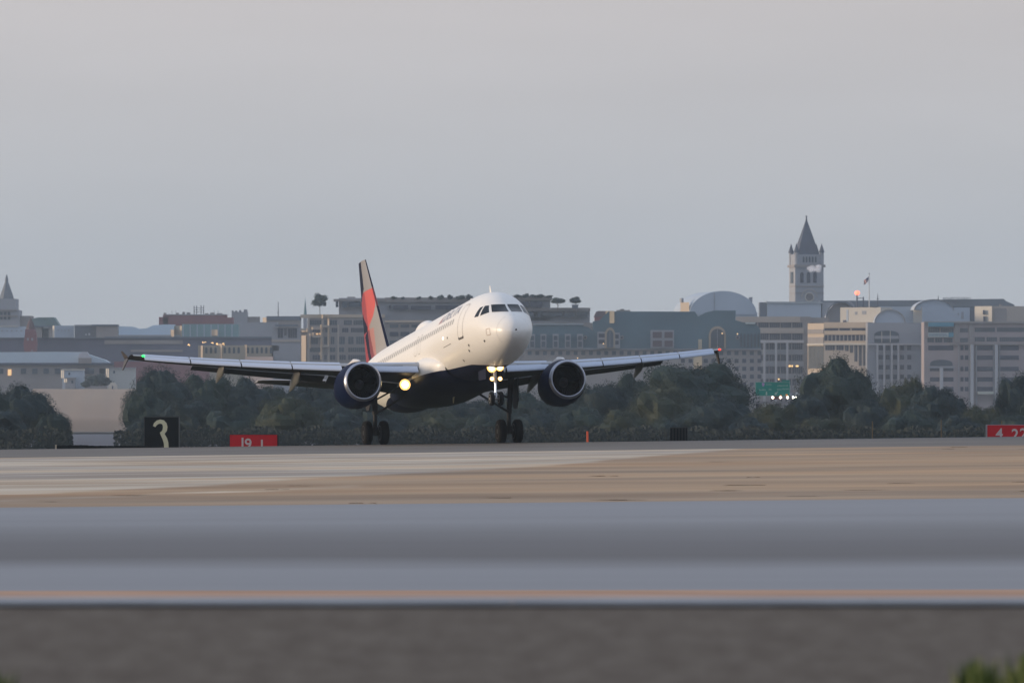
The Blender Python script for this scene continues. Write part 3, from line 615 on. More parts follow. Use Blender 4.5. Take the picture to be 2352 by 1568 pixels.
# ------------------------------------------------------------------ the city across the river
GZ = -3.6
class Bld:
    def __init__(s, name, label, cat, x0, d, a=0.0, group=None, base=GZ):
        s.x0, s.d, s.a, s.base = x0, d, R(a), base; s.m = mpp(d); s.root = empty(name, (PX(x0, d), d, base), R(a)); tag(s.root, label, cat, group)
    def X(s, x): return (x - s.x0) * s.m / math.cos(s.a)
    def Z(s, y): return PZ(y, s.d) - s.base
    def bx(s, g, x0, x1, yt, yb, d0, d1):
        g.box(s.X(x0), s.X(x1), d0, d1, 0.0 if yb is None else s.Z(yb), s.Z(yt))
    def part(s, name, m, rects, d0=0.0, d1=20.0, parent=None):     # one mesh, several boxes (x0, x1, ytop, ybottom)
        g = MB()
        for r in (rects if isinstance(rects, list) else [rects]): s.bx(g, r[0], r[1], r[2], r[3], *(r[4:6] if len(r) > 4 else (d0, d1)))
        return g.build(name, m, parent or s.root)
    def side(s, name, m, x0, x1, yt, yb, k=2.0, front=0.0, parent=None):   # wall turned to the left, seen foreshortened
        g = MB(); D_ = (x1-x0)*s.m*k; a_, b_ = s.X(x0), s.X(x1); z0, z1 = (0.0 if yb is None else s.Z(yb)), s.Z(yt); q = [(a_, front + D_), (b_, front), (b_, front + D_ + .1)]
        g.add([(x, y, z0) for x, y in q] + [(x, y, z1) for x, y in q], [(0,2,1),(3,4,5),(0,1,4,3),(1,2,5,4),(2,0,3,5)]); return g.build(name, m, parent or s.root)
    def poly(s, name, m, pts, d0, d1, parent=None):
        g = MB(); g.prism([(s.X(x), s.Z(y)) for x, y in pts], d0, d1); return g.build(name, m, parent or s.root)
    def arch(s, x0, x1, yt, yb, n=16, p=1.0):   # outline of an arch, springing at yb
        c, h = (x0+x1)/2, (x1-x0)/2; return [(c - h*math.cos(math.pi*i/n), yb - (yb-yt)*math.sin(math.pi*i/n)**p) for i in range(n+1)]
    def windows(s, rects, m, parent=None, frame=None, name='window', d=-.12):
        for r in rects:
            w_ = s.part(name, m, r, d, .3, parent)
            if frame:
                x0, x1, yt, yb = r; g = MB()
                for i in range(1, max(2, int((x1-x0)/4.5))):
                    xx = x0 + (x1-x0)*i/max(2, int((x1-x0)/4.5)); s.bx(g, xx-.3, xx+.3, yt, yb, d-.12, d)
                if g.v: g.build('mullion', frame, w_)
def C(r, g, b, k=1.0):   # sRGB (0-255) to linear
    f = lambda c: ((c/255+.055)/1.055)**2.4 if c > 10 else c/255/12.92
    return tuple(f(c)*k for c in (r, g, b))
stone = mat('stone_beige', (.37, .325, .285), .85, var=.12, vscale=.05); stone2 = mat('stone_grey', (.26, .27, .30), .85, var=.12, vscale=.05)
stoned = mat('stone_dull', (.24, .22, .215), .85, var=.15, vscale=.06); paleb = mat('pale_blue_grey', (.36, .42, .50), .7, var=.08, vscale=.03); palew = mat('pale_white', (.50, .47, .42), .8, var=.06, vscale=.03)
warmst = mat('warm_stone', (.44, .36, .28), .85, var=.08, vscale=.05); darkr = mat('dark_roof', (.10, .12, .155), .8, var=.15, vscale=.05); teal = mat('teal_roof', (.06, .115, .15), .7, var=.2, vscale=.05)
brick = mat('red_brick', (.19, .075, .085), .9, var=.15, vscale=.1); wing_ = mat('window_glass', (.015, .02, .045), .4, spec=.5); wgr = mat('window_grey', (.035, .05, .07), .4, var=.3, vscale=.15)
mull = mat('mullion', (.24, .23, .22), .7); slate = mat('slate_roof', (.05, .06, .095), .7, var=.15, vscale=.2); greenroof = mat('copper_roof', (.11, .17, .18), .7, var=.15, vscale=.1)
lit = mat('lit_window', (1, .7, .4), emit=(1, .60, .22), es=1.6); litd = mat('lit_window_dim', (1, .7, .4), emit=(1, .55, .2), es=.7); pink = mat('pinkish_stone', (.30, .255, .26), .85, var=.12, vscale=.06)

# clock tower with its steep roof
T = Bld('clock_tower', 'tall stone clock tower with a steep dark pyramid roof and corner turrets', 'tower', 1826.5, 4800, 10.5)
W_ = T.X(1892); DP = W_*1.0; g = MB(); g.box(0, W_, 0, DP, 0, T.Z(612)); wl = g.build('wall', stone2, T.root)
g = MB(); g.box(W_*.03, W_*.97, DP*.03, DP*.97, T.Z(612), T.Z(584)); g.build('belfry', stone2, T.root)
T.part('cornice', stoned, (1823.5, 1895.5, 608, 613.5), -1.0, DP+1.0, wl); T.part('string_course', stoned, (1826, 1892.5, 656, 658.5), -.4, DP+.4, wl); T.part('string_course', stoned, (1826, 1892.5, 672, 673), -.25, DP+.3, wl)
g = MB(); zb, za = T.Z(584), T.Z(503); cx, cy = W_*.45, DP*.5; k_ = .76
q0 = [(W_*(.5-.5*k_), DP*(.5-.5*k_)), (W_*(.5+.5*k_), DP*(.5-.5*k_)), (W_*(.5+.5*k_), DP*(.5+.5*k_)), (W_*(.5-.5*k_), DP*(.5+.5*k_))]
g.add([(x, y, zb) for x, y in q0] + [(W_*.5 + (x-W_*.5)*.03, DP*.5 + (y-DP*.5)*.03, za) for x, y in q0], [(0,1,5,4),(1,2,6,5),(2,3,7,6),(3,0,4,7),(4,5,6,7),(3,2,1,0)]); g.tube((W_*.5, DP*.5, za-1), (W_*.5, DP*.5, T.Z(494)), .5, .12, 6); g.tube((W_*.5, DP*.5, T.Z(497.5)), (W_*.5, DP*.5, T.Z(495.5)), .5, .5, 8)
rf = g.build('roof', slate, T.root)
for sx in (0.055, .945):
    for sy in (0.055, .945):
        g = MB(); g.tube((W_*sx, DP*sy, T.Z(613)), (W_*sx, DP*sy, T.Z(580)), W_*.075, W_*.075, 8); tu = g.build('turret', stone2, T.root)
        g = MB(); g.tube((W_*sx, DP*sy, T.Z(580)), (W_*sx, DP*sy, T.Z(562)), W_*.105, .25, 8); g.tube((W_*sx, DP*sy, T.Z(563)), (W_*sx, DP*sy, T.Z(558)), .2, .06, 5); g.build('turret_roof', slate, tu)
for x in (1842, 1857, 1872): 
    T.poly('belfry_opening', wing_, T.arch(x-3.8, x+3.8, 625, 630) + [(x+3.8, 649), (x-3.8, 649)], -.3, .5)
for x in (1846, 1853, 1860, 1867, 1874): T.poly('window', wgr, T.arch(x-1.8, x+1.8, 589, 592) + [(x+1.8, 602), (x-1.8, 602)], .1, 1.0)
def ring(T, cx, cy, r0, r1, y0, y1, name, m, par=None, half=False, ey=1.0):
    g = MB(); n = 32; R_ = []
    for k in range(n + 1):
        a_ = math.pi*k/n*(1 if half else 2); R_.append([(T.X(cx + r*math.cos(a_)), y, T.Z(cy - r*ey*math.sin(a_))) for r, y in ((r0, y0), (r1, y0), (r1, y1), (r0, y1))])
    g.rings(R_, cap=half); return g.build(name, m, par or T.root)
ck = T.poly('clock', mat('clock_face', (.15, .135, .13), .8), [(1859 + 9*math.cos(2*math.pi*k/28), 682 - 9*math.sin(2*math.pi*k/28)) for k in range(28)], -.25, .2)
ring(T, 1859, 682, 9, 10.4, -.45, .2, 'clock_rim', palew, ck); ring(T, 1859, 682, 17, 18.4, -.3, .2, 'stone_arch', stone, half=True)
T.poly('clock_hand', slate, [(1858.6, 682.4), (1853.5, 677.2), (1854, 676.6), (1859.4, 681.6)], -.42, -.26, ck); T.poly('clock_hand', slate, [(1858.6, 681.8), (1865, 684.6), (1864.8, 685.4), (1858.4, 682.6)], -.42, -.26, ck)
# left (sun side) openings of the tower
g = MB(); g.box(-.3, .3, DP*.3, DP*.7, T.Z(650), T.Z(624)); g.build('belfry_opening', wgr, T.root)

# hall with a barrel roof, pale roof boxes behind the offices
H_ = Bld('arched_hall', 'pale grey hall with a wide barrel roof behind the green roofed block', 'building', 1581, 4720, 6)
H_.part('wall', paleb, (1570+11, 1740, 717, None), 0, 60); H_.poly('roof', paleb, H_.arch(1583, 1738, 668, 722, 24), -.6, 60)
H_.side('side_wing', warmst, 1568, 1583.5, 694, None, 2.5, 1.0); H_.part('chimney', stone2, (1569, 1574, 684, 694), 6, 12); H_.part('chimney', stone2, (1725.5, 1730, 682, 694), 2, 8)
H_.part('rib', stone2, [(1600+i*24, 1601.5+i*24, 680, 722) for i in range(6)][:0] or [(1640, 1641, 672, 722)], -1.0, .2)
Bx = Bld('long_roof_building', 'long pale windowless roof storey directly below the clock tower', 'building', 1762, 4660)
Bx.part('wall', paleb, (1762, 1886, 695.5, None), 0, 40); Bx.part('parapet', mat('parapet_blue', (.29, .33, .36), .7), (1760, 1889, 692.8, 697), -.5, 41); Bx.part('stair_tower', darkr, (1745, 1761.5, 694, None), .5, 20); Bx.part('vent_pipe', stone2, (1761.7, 1763, 689.5, 696), 2, 4); Bx.part('annexe', stone2, (1888.5, 1935, 694, None), 1, 30)
Lr = Bld('flat_roofed_building', 'low dark flat roof line running behind the pale penthouses with rooftop letters', 'building', 1890, 4760)
Lr.part('wall', darkr, (1890, 2308, 696, None), 0, 40); Lr.poly('roof', mat('slate_blue_roof', (.13, .15, .18), .8), [(1880, 697), (1884, 690.5), (2120, 689.5), (2180, 687.5), (2305, 686.3), (2310, 691), (2330, 700), (2330, 704), (1880, 704)], -1, 41)
Lr.part('roof_lamp', stone2, (2297, 2300, 683, 688), 5, 8) if 0 else None
sg = Bld('rooftop_letters', 'row of dark skeletal letters standing on the far roof at right', 'sign', 2166, 4757, base=PZ(688.5, 4757))
for i in range(11):
    x = 2166 + i*5.9; g = MB()
    for r in random.Random(i*7+1).sample([(0, .9, 682.8, 688.4), (3.6, 4.4, 682.8, 688.4), (0, 4.4, 682.6, 683.5), (0, 4.4, 685.2, 686), (0, 4.4, 687.5, 688.4), (1.8, 2.6, 683, 688.2)], 4): sg.bx(g, x+r[0], x+r[1], r[2], r[3], 0, .5)
    g.build('letter', slate, sg.root)

# apartments with roof gardens
A = Bld('apartment_block', 'stepped beige apartment block with terraces and roof garden behind the red tail', 'building', 690, 4170)
A.part('wall', stoned, [(706, 884, 722, None), (884, 1092, 735, None, .6, 24), (1092, 1362, 741, None, 1, 20), (690, 706, 754, None, 1.5, 18)], 0, 22)
A.part('upper_storey', stone2, [(778, 884, 684, 722.5), (884, 1264, 686, 736), (1092, 1355, 708, 742)], 3, 20)
A.part('roof_slab', stoned, [(766, 884, 686.5, 691.5), (884, 1098, 683, 693.5), (1170, 1268, 679.5, 689), (1100, 1356, 706.5, 714)], 1.6, 20.5)
A.part('penthouse', stoned, (797, 815, 681, 687), 6, 12); A.part('parapet', warmst, [(690, 742, 722.4, 730), (742, 884, 722, 729), (884, 1092, 735.5, 740)], -.5, .1); A.part('parapet', stone, [(690, 706, 754, 759), (718, 742, 750, 757)], -.8, .1)
A.windows([(771, 777, 692, 705), (786, 797, 692, 706), (800, 829, 693, 704), (832, 866, 693, 706)], wgr, frame=mull, d=2.6)
A.windows([(893, 898, 701, 709), (903, 938, 701, 710), (944, 990, 702, 711), (1000, 1052, 701, 710), (1192, 1214, 692, 705), (1218, 1246, 692, 705)], wing_, frame=mull, d=2.6)
A.windows([(1188, 1206, 717, 728), (1210, 1226, 717, 728), (1234, 1242, 717, 728), (1246, 1292, 717, 726), (1296, 1320, 717, 728), (1324, 1350, 717, 728)], wgr, frame=mull, d=2.6)
for yt, yb, cl in ((735, 746, [(712, 738), (745, 750), (758, 774), (790, 808), (812, 842), (846, 852)]), (753, 763, [(718, 738), (748, 752), (762, 776), (786, 800), (806, 862)]), (773, 790, [(712, 730), (745, 751), (760, 768), (776, 792), (800, 812), (818, 852), (856, 862)]), (798, 808, [(712, 735), (758, 770), (778, 790), (800, 852)]), (815, 826, [(718, 735), (745, 750), (758, 770), (780, 794), (800, 862)])):
    A.windows([(a_, b_, yt, yb) for a_, b_ in cl], wing_ if yt in (753, 815) else wgr, frame=mull)
for yt, yb in ((745, 752), (762, 772), (782, 792), (800, 812)): A.windows([(895 + i*25, 915 + i*25, yt, yb) for i in range(8)], wgr if yt != 762 else wing_, d=.45)
A.windows([(903 + i*21, 919 + i*21, 746 + 20*j, 757 + 20*j) for i in range(2) for j in range(2)][:0], wgr, d=.85)
for y in (747, 771, 793): A.part('balcony', stone, [(742, 757, y, y+4)] if y != 771 else [(718, 738, y, y+4)], -2.2, 0)
A.part('pier', stone, [(706, 711, 730, None), (738.5, 742.5, 730, None), (752.5, 757, 730, None), (775, 779, 745, None)], -.5, .2)
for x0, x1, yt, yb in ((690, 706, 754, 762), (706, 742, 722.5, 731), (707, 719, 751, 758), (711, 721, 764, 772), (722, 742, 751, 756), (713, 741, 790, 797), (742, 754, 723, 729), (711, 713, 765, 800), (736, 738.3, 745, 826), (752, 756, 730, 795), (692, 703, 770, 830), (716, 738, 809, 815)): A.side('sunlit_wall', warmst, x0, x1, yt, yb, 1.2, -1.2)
A.windows([(726, 731, 765.5, 768.2), (734, 737, 765, 768)], litd, name='lit_window', d=-.7)
# roof gardens
def leafmesh(name, n_lobes, n_leaf, leaf, seed, flat=1.0, rag=.2, core=.72):
    rr = random.Random(seed); vs = []; fs = []; lobes = []
    for i in range(n_lobes):
        a_ = rr.uniform(0, 2*math.pi); u = rr.uniform(-.8, 1); q = math.sqrt(max(0, 1-u*u)); k = (rr.uniform(.3, 1.0)**.45)*core
        lobes.append((Vector((math.cos(a_)*q*k*.5, math.sin(a_)*q*k*.5, .5 + u*k*.42)), rr.uniform(.10, .10+rag*.55)))
    for i in range(n_leaf):
        c, r = lobes[rr.randrange(len(lobes))] if rr.random() < .8 else (Vector((0, 0, .48)), .36)
        d_ = Vector((rr.gauss(0, 1), rr.gauss(0, 1), rr.gauss(0, 1))).normalized(); p = c + d_*r*rr.uniform(.62, .99); p.z = max(.02, p.z)
        nrm = (d_ + Vector((rr.gauss(0, .5), rr.gauss(0, .5), rr.gauss(0, .5)))).normalized(); t1 = nrm.orthogonal().normalized(); t1 = (t1*math.cos(i) + nrm.cross(t1)*math.sin(i)); t2 = nrm.cross(t1); s_ = leaf*rr.uniform(.6, 1.3)
        o_ = len(vs); vs += [p - t1*s_, p - t2*s_*.6, p + t1*s_, p + t2*s_*.6]; fs.append((o_, o_+1, o_+2, o_+3))
    nu_, nv_ = 28, 16; o_ = len(vs)                # dense inner twigs and shaded leaves as one uneven mass
    for i in range(nv_+1):
        for j in range(nu_):
            th = math.pi*i/nv_; ph = 2*math.pi*j/nu_; q = Vector((math.sin(th)*math.cos(ph), math.sin(th)*math.sin(ph), math.cos(th)))
            best = .26
            for c, r in lobes:
                dv = c - Vector((0, 0, .48)); pr = dv.dot(q); off2 = dv.length_squared - pr*pr
                if pr > 0 and off2 < r*r: best = max(best, pr + math.sqrt(r*r - off2)*.55)
            vs.append(Vector((0, 0, .48)) + q*min(best, .5)*rr.uniform(.9, 1.0))
    for i in range(nv_):
        for j in range(nu_): fs.append((o_+i*nu_+j, o_+i*nu_+(j+1) % nu_, o_+(i+1)*nu_+(j+1) % nu_, o_+(i+1)*nu_+j))
    me = bpy.data.meshes.new(name); me.from_pydata([tuple(v) for v in vs], [], fs); return me
def leafmat(name, c1, c2, sc=2.2):
    m = mat(name, c1, .7, spec=.2, col2=c2, vscale=sc); return m
leafA = leafmat('leaf_dark', (.012, .027, .030), (.030, .050, .044)); leafB = leafmat('leaf_olive', (.024, .036, .026), (.050, .058, .038)); leafC = leafmat('leaf_blue', (.011, .025, .032), (.025, .043, .047))
trunkm = mat('bark', (.06, .05, .04), .9, var=.2, vscale=3)
CROWNS = {}
def tree(name, label, x, ytop, w_px, d, kind, leaf, cat, group=None, base=-4.0, ybot=None, trunk=True, sink=.0):
    w_ = w_px*mpp(d); zt = PZ(ytop, d); zb = PZ(ybot, d) if ybot else base + (zt-base)*.06; key = (kind, leaf.name)
    root = empty(name, (PX(x, d), d, base), rnd.uniform(0, 6.28)); tag(root, label, cat, group)
    if key not in CROWNS:
        me = leafmesh('crown', *kind); me.materials.append(leaf); CROWNS[key] = me
    c = bpy.data.objects.new('crown', CROWNS[key]); COL.objects.link(c); c.parent = root; h = (zt - zb)/.93; c.scale = (w_/.94, w_/.94, h); c.location = (0, 0, zb - base - (.3*h if kind is K_rag else 0))
    if trunk:
        g = MB(); ht = zb - base + h*.55; r = max(.12, w_*.022); g.tube((0, 0, 0), (.02*w_, 0, ht*.5), r*1.25, r*.9, 8); g.tube((.02*w_, 0, ht*.5), (0, .02*w_, ht), r*.9, r*.4, 8)
        for k in range(5):
            a_ = k*1.3; g.tube((.015*w_, 0, ht*(.45+.08*k)), (math.cos(a_)*w_*.3, math.sin(a_)*w_*.3, ht*(.75+.1*k)), r*.5, r*.15, 5)
        g.build('trunk', trunkm, root)
    return root
K_small = (26, 3600, .04, 5, 1, .26, .85); K_rag = (8, 520, .06, 9, 1, .5)
tree('roof_tree', 'round dark tree standing on the terrace left of the red tail', 735, 675, 34, 4168, K_small, leafA, 'tree', base=PZ(722, 4168), ybot=709)
tree('roof_tree', 'flat spreading dark tree on the roof terrace right of the cockpit', 1281, 684, 38, 4168, K_small, leafA, 'tree', base=PZ(714, 4168), ybot=699, )
tree('roof_tree', 'small potted tree at the right end of the apartment roof', 1322, 682, 30, 4168, K_small, leafC, 'tree', base=PZ(714, 4168), ybot=699)
pt = Bld('planter', 'dark square planter under the rightmost rooftop tree', 'planter', 1313, 4166, base=PZ(708, 4166)); pt.part('box', darkr, (1314, 1328, 700, None), 0, 3); pt.part('rim', stone2, (1313, 1329, 699, 701), -.2, 3.2)
for i, (x, y, w_, lab) in enumerate([(905, 676, 16, 'low green shrub nearest the tail on the roof garden'), (925, 678, 10, 'tiny shrub second from the tail on the roof garden'), (962, 677, 12, 'small thin shrub third from the tail on the roof garden'), (990, 675, 12, 'thin upright shrub mid way along the garden roof'),
        (1012, 671, 16, 'taller wispy shrub above the airline lettering'), (1034, 670, 14, 'wispy upright shrub just left of the cockpit crown'), (1058, 672, 24, 'broad dark shrub at the edge of the cockpit crown'), (1078, 669, 18, 'spiky shrub touching the cockpit crown on its left'),
        (1190, 672, 22, 'dark shrub just right of the cockpit crown on the roof'), (1208, 668, 16, 'tall spiky shrub right of the cockpit on the roof'), (1226, 672, 20, 'mid sized shrub on the short right roof garden'), (1243, 671, 22, 'dense shrub next to the end of the right roof garden'), (1262, 675, 20, 'shrub hanging over the end of the right roof garden'), (856, 678, 14, 'small shrub just left of the red tail')]):
    tree('roof_shrub', lab, x, y, w_, 4171, K_rag, leafC if i % 2 else leafA, 'shrub', 'shrubs on the apartment roof garden', base=PZ(686 if x < 1100 else 682, 4171), trunk=False)

# teal mansard building
B_ = Bld('mansard_building', 'long grey stone building with teal mansard roofs and dormers right of the nose', 'building', 1205, 4118)
B_.part('wall', stoned, [(1205, 1747, 800, None)], 0, 30)
B_.part('cornice', stone2, (1204, 1748, 799, 803), -.8, .2)
B_.poly('roof', teal, [(1203, 800), (1206, 748), (1330, 746), (1352, 752), (1362, 760), (1362, 800)], -.3, 28)
B_.poly('roof', teal, [(1362, 800), (1362, 738), (1376, 736), (1398, 715), (1596, 715.5), (1603, 727), (1620, 718), (1640, 713), (1690, 713), (1689, 735), (1712, 742), (1738, 746), (1746, 756), (1747, 800)], -.9, 27)
B_.part('flat_roof_edge', mat('roof_edge_pale', (.27, .32, .36), .6), [(1225, 1340, 743, 746)], -1, 20); B_.part('roof_edge', mat('roof_edge_light', (.42, .48, .48), .6), [(1712, 1735, 740.5, 744)], -2, 4)
B_.side('chimney_stack', mat('chimney_buff', (.36, .31, .23), .8, var=.2, vscale=.1), 1391, 1411, 714, 742, .6, -2.0); B_.part('chimney_stack', brick, (1367, 1391, 713.5, 744), 8, 22) if 0 else None
B_.part('roof_plant', stoned, [(1416, 1448, 711.5, 716), (1425, 1434, 709, 713)], 5, 14)
for i, x in enumerate((1222, 1248, 1276, 1304, 1332)):
    dm = B_.part('dormer', stone2, (x-6.5, x+7, 767, 799.5), -1.9, .2); B_.windows([(x-4, x+4.5, 771, 781), (x-4, x+4.5, 784, 797)], wgr, dm, d=-2.1)
for x in (1344, 1428, 1694): 
    dm = B_.poly('round_dormer', stoned, [(x + 4.6*math.cos(2*math.pi*k/16), 775 - 4.6*math.sin(2*math.pi*k/16)) for k in range(16)], -1.7, 0); B_.poly('window', wing_, [(x + 3*math.cos(2*math.pi*k/16), 775 - 3*math.sin(2*math.pi*k/16)) for k in range(16)], -1.9, -1.6, dm)
for x0, x1, yt in ((1372, 1392, 762), (1410, 1424, 764)):
    dm = B_.part('dormer', stone2, (x0, x1, yt, 799.5), -2.0, .2); B_.windows([(x0+3, x1-3, yt+4, yt+13), (x0+3, x1-3, yt+18, yt+27)], wing_, dm, d=-2.2)
for x0, x1, yt, yb in ((1392, 1410, 752, 770), (1631, 1664, 749, 770)):
    dm = B_.poly('arched_bay', mat('bay_stone', (.31, .26, .20), .85, var=.1, vscale=.1), B_.arch(x0-3, x1+3, yt, yb) + [(x1+3, 799.6), (x0-3, 799.6)], -2.4, .2); c_ = (x0+x1)/2
    B_.poly('window', wgr, B_.arch(x0+1.5, x1-1.5, yt+6, yb) + [(x1-1.5, 798), (x0+1.5, 798)], -2.7, -2.3, dm); B_.part('mullion', stone2, [(c_-.5, c_+.5, yt+7, 798)], -2.95, -2.6, dm)
dm = B_.part('dormer', stone2, (1494, 1548, 758, 799.5), -2.0, .2); B_.windows([(1499, 1520, 762, 776), (1526, 1545, 762, 776), (1499, 1520, 782, 796), (1526, 1545, 782, 796)], mat('brown_glass', (.07, .04, .05), .3), dm, d=-2.3)
B_.side('buttress', mat('chimney_buff', (.3, .3, .3)), 1588, 1612, 779, None, .5, -1.6); B_.windows([(1700 + i*8, 1704 + i*8, 766, 797) for i in range(6)], wgr, d=-1.3)
for yy in (806, 824, 842, 860, 878): B_.windows([(1212 + i*17.6, 1221 + i*17.6, yy, yy+9) for i in range(31) if (yy > 806 or i % 1 == 0)][(0 if yy < 820 else 20):], wgr if yy < 820 else wing_)
for x, y in ((1386, 789), (1327, 822), (1659, 765.5), (1694, 767)):
    lb = Bld('window_lamp', {1386: 'amber lit window lamp left of the tall arched bay', 1327: 'amber wall lamp low on the stone wall right of the nose', 1659: 'yellow lamp inside the large arched bay', 1694: 'small orange lamp in the round dormer right of the big arch'}[x], 'lamp', x-.8, 4112, base=PZ(y+1, 4112)); lb.part('bulb', lit, (x-.9, x+.9, y-1, y+1), -1.5 if x != 1327 else 2.5, 2.0 if x != 1327 else 4.0)
bb = Bld('brick_building', 'dark purple brick roof block between the apartments and the buff chimney', 'building', 1362, 4330); bb.part('wall', brick, (1366, 1400, 722, None), 0, 18); bb.poly('roof', mat('purple_roof', (.13, .09, .10), .9), [(1364, 727), (1369, 716), (1375, 714), (1400, 714), (1400, 727)], -.5, 18.5)
# offices
E1 = Bld('office_block', 'grey office block with long window bands and white columns below the clock tower', 'building', 1688, 4400)
E1.part('wall', stoned, [(1700, 1862, 727, None)], 0, 40); E1.part('fascia', stone, [(1690, 1838, 727, 740), (1738, 1846, 753, 765)], -.8, .1); E1.part('fascia', mat('white_fascia', (.42, .41, .42), .8), (1741, 1846, 781, 787), -1.6, .1); E1.part('spandrel', stone2, [(1741, 1846, 803, 814), (1741, 1846, 829, 841), (1741, 1846, 858, 869), (1741, 1846, 885, 895)], -.5, .1)
E1.windows([(1742 + i*26, 1765 + i*26, yt, yb) for yt, yb in ((741, 752), (766, 780), (788, 802), (815, 828), (842, 857), (870, 884)) for i in range(4)], wing_, frame=mull)
E1.windows([(1700, 1738, 741, 752)], wing_, frame=mull); E1.windows([(1806, 1811, 838.5, 841.5+1), (1812, 1816, 838.5, 842), (1818, 1821, 839, 842), (1828, 1834, 839, 842), (1787, 1790, 869, 872)], lit, name='lit_window', d=-.7)
for x in (1755.5, 1782, 1808): E1.part('column', mat('column_white', (.36, .37, .40), .8), (x-2.6, x+2.6, 787, None), -2.4, -.9)
E1.poly('roof_vault', stone2, [(1896, 742), (1898, 728), (1905, 712), (1916, 699), (1932, 692), (1955, 691), (1964, 700), (1965, 742)], 8, 30); ring(E1, 1933, 726, 32, 35, 4, 9, 'vault_rim', darkr, half=True)
E1.part('roof_wing', stoned, (1838, 1905, 729, 742), 2, 12); E1.windows([(1840, 1893, 741.5, 749)], wing_, d=1.2)
E2 = Bld('office_block', 'sunlit beige office block with striped window bands left of the arched bay', 'building', 1892, 4372, -16)
E2.part('wall', stone, (1892, 1992, 740, None), 0, 22)
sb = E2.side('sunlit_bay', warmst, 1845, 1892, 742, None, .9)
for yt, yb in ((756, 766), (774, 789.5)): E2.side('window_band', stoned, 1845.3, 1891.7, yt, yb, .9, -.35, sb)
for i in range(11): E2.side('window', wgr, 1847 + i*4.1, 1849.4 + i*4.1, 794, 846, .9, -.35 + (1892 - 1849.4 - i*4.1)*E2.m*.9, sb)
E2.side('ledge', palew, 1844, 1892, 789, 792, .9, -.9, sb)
E2.part('fascia', warmst, [(1894, 1991, 740.5, 753), (1894, 1991, 759.5, 768.5), (1894, 1991, 783, 788)], -.5, .1); E2.part('cornice', palew, (1892, 1992, 788, 792), -1.0, .1)
E2.windows([(1894, 1925, 754, 759), (1928, 1952, 754, 759), (1956, 1990, 754, 759)] + [(1894 + i*9, 1900 + i*9, 769.5, 782.5) for i in range(11)], wing_)
E2.windows([(1896, 1917, 793, 804), (1921, 1937, 793, 804), (1941, 1948, 793, 806), (1952, 1958, 793, 810), (1962, 1968, 793, 830), (1972, 1978, 793, 840), (1982, 1987, 793, 840)], wing_, frame=mull)
E3 = Bld('office_block', 'grey stone office front with a broad segmental arch and slim columns', 'building', 1993, 4340)
E3.part('wall', stone2, (1993, 2122, 741, None), 0, 26); E3.poly('gable', paleb, E3.arch(2010, 2078, 712, 741), .5, 24); ring(E3, 2044, 741, 34, 35.6, -.3, 1, 'gable_rim', stoned, half=True, ey=.86)
ab = E3.poly('arched_window', wgr, E3.arch(2008, 2065, 759, 772, p=.6) + [(2065, 786), (2008, 786)], -.5, .3); E3.part('spandrel', stone2, (2009, 2064, 771, 778), -.8, -.4, ab); E3.part('mullion', palew, [(2024.5, 2026, 761, 786), (2044, 2045.5, 759.5, 786)], -.9, -.4, ab)
E3.part('cornice', mat('white_fascia', (.4, .4, .4)), (1993, 2122, 789, 792), -1.5, .1)
for x in (2015, 2030.5, 2048, 2063): E3.part('column', mat('column_white', (.36, .37, .40)), (x-2, x+2, 792, None), -2.2, -.6)
E3.windows([(2018 + 16.5*i, 2028 + 16.5*i - (1 if i else 0), yt, yb) for yt, yb in ((793, 804), (815, 825), (838, 848), (860, 870)) for i in range(5)], wing_)
E4 = Bld('office_block', 'far right office block with white columns and a teal awning under its cornice', 'building', 2122.5, 4300)
E4.part('wall', pink, (2122.5, 2420, 739, None), 0, 30); E4.part('cornice', stoned, [(2122.5, 2420, 738, 742), (2180, 2420, 788.5, 791.5)], -1.4, .1); E4.part('pier', stoned, [(2193, 2203, 743, 786), (2226, 2236, 743, 786)], -.7, .1)
aw = E4.part('awning', mat('awning_teal', (.05, .21, .30), .6), (2132, 2190, 740.5, 750), -3.0, .1); bn = E4.part('banner', mat('banner_white', (.40, .46, .46), .7), (2132, 2178, 764, 774), -1.8, -1.2)
E4.part('banner_writing', mat('banner_ink', (.16, .22, .28), .7), [(2134 + i*2.6, 2135.6 + i*2.6, 766.5 + (i % 2)*.8, 771.5 - (i % 3)*.7) for i in range(16)], -1.95, -1.78, bn); E4.part('banner_square', mat('awning_teal', (0, 0, 0)), (2178.5, 2190, 763.5, 774), -1.9, -1.2, bn)
E4.windows([(2132, 2158, 753, 763), (2161, 2190, 753, 763), (2130, 2145, 776, 786), (2148, 2164, 776, 786), (2168, 2188, 776, 786), (2205, 2223, 753, 763), (2205, 2223, 776, 786), (2239, 2285, 752, 762), (2290, 2400, 752, 762), (2239, 2262, 774, 784), (2266, 2290, 774, 784), (2296, 2400, 774, 784)], wgr, frame=mull)
E4.poly('arched_window', wgr, E4.arch(2136, 2188, 826, 838, p=.6) + [(2188, 840), (2136, 840)], -.5, .3); E4.part('ledge', stone2, (2132, 2192, 841, 845), -1.2, .1)
for yt, yb in ((793, 804), (816, 826), (842, 852), (866, 876), (888, 898)):
    rs_ = [(2206, 2213, yt, yb), (2216, 2224, yt, yb), (2244, 2280, yt, yb), (2294, 2340, yt, yb), (2352, 2400, yt, yb)] + ([(2132, 2190, yt, yb)] if yt < 800 else []) + ([(2136, 2158, yt, yb), (2166, 2190, yt, yb)] if yt > 840 else [])
    E4.windows(rs_, wing_)
for x in (2232, 2288): E4.part('column', mat('column_white', (.36, .37, .4)), (x-3.6, x+3.6, 791.5, None), -2.4, -.7)
for x in (2202, 2226, 2243, 2282, 2296): E4.part('pilaster', stone2, (x-.9, x+.9, 791.5, None), -1.1, -.3)
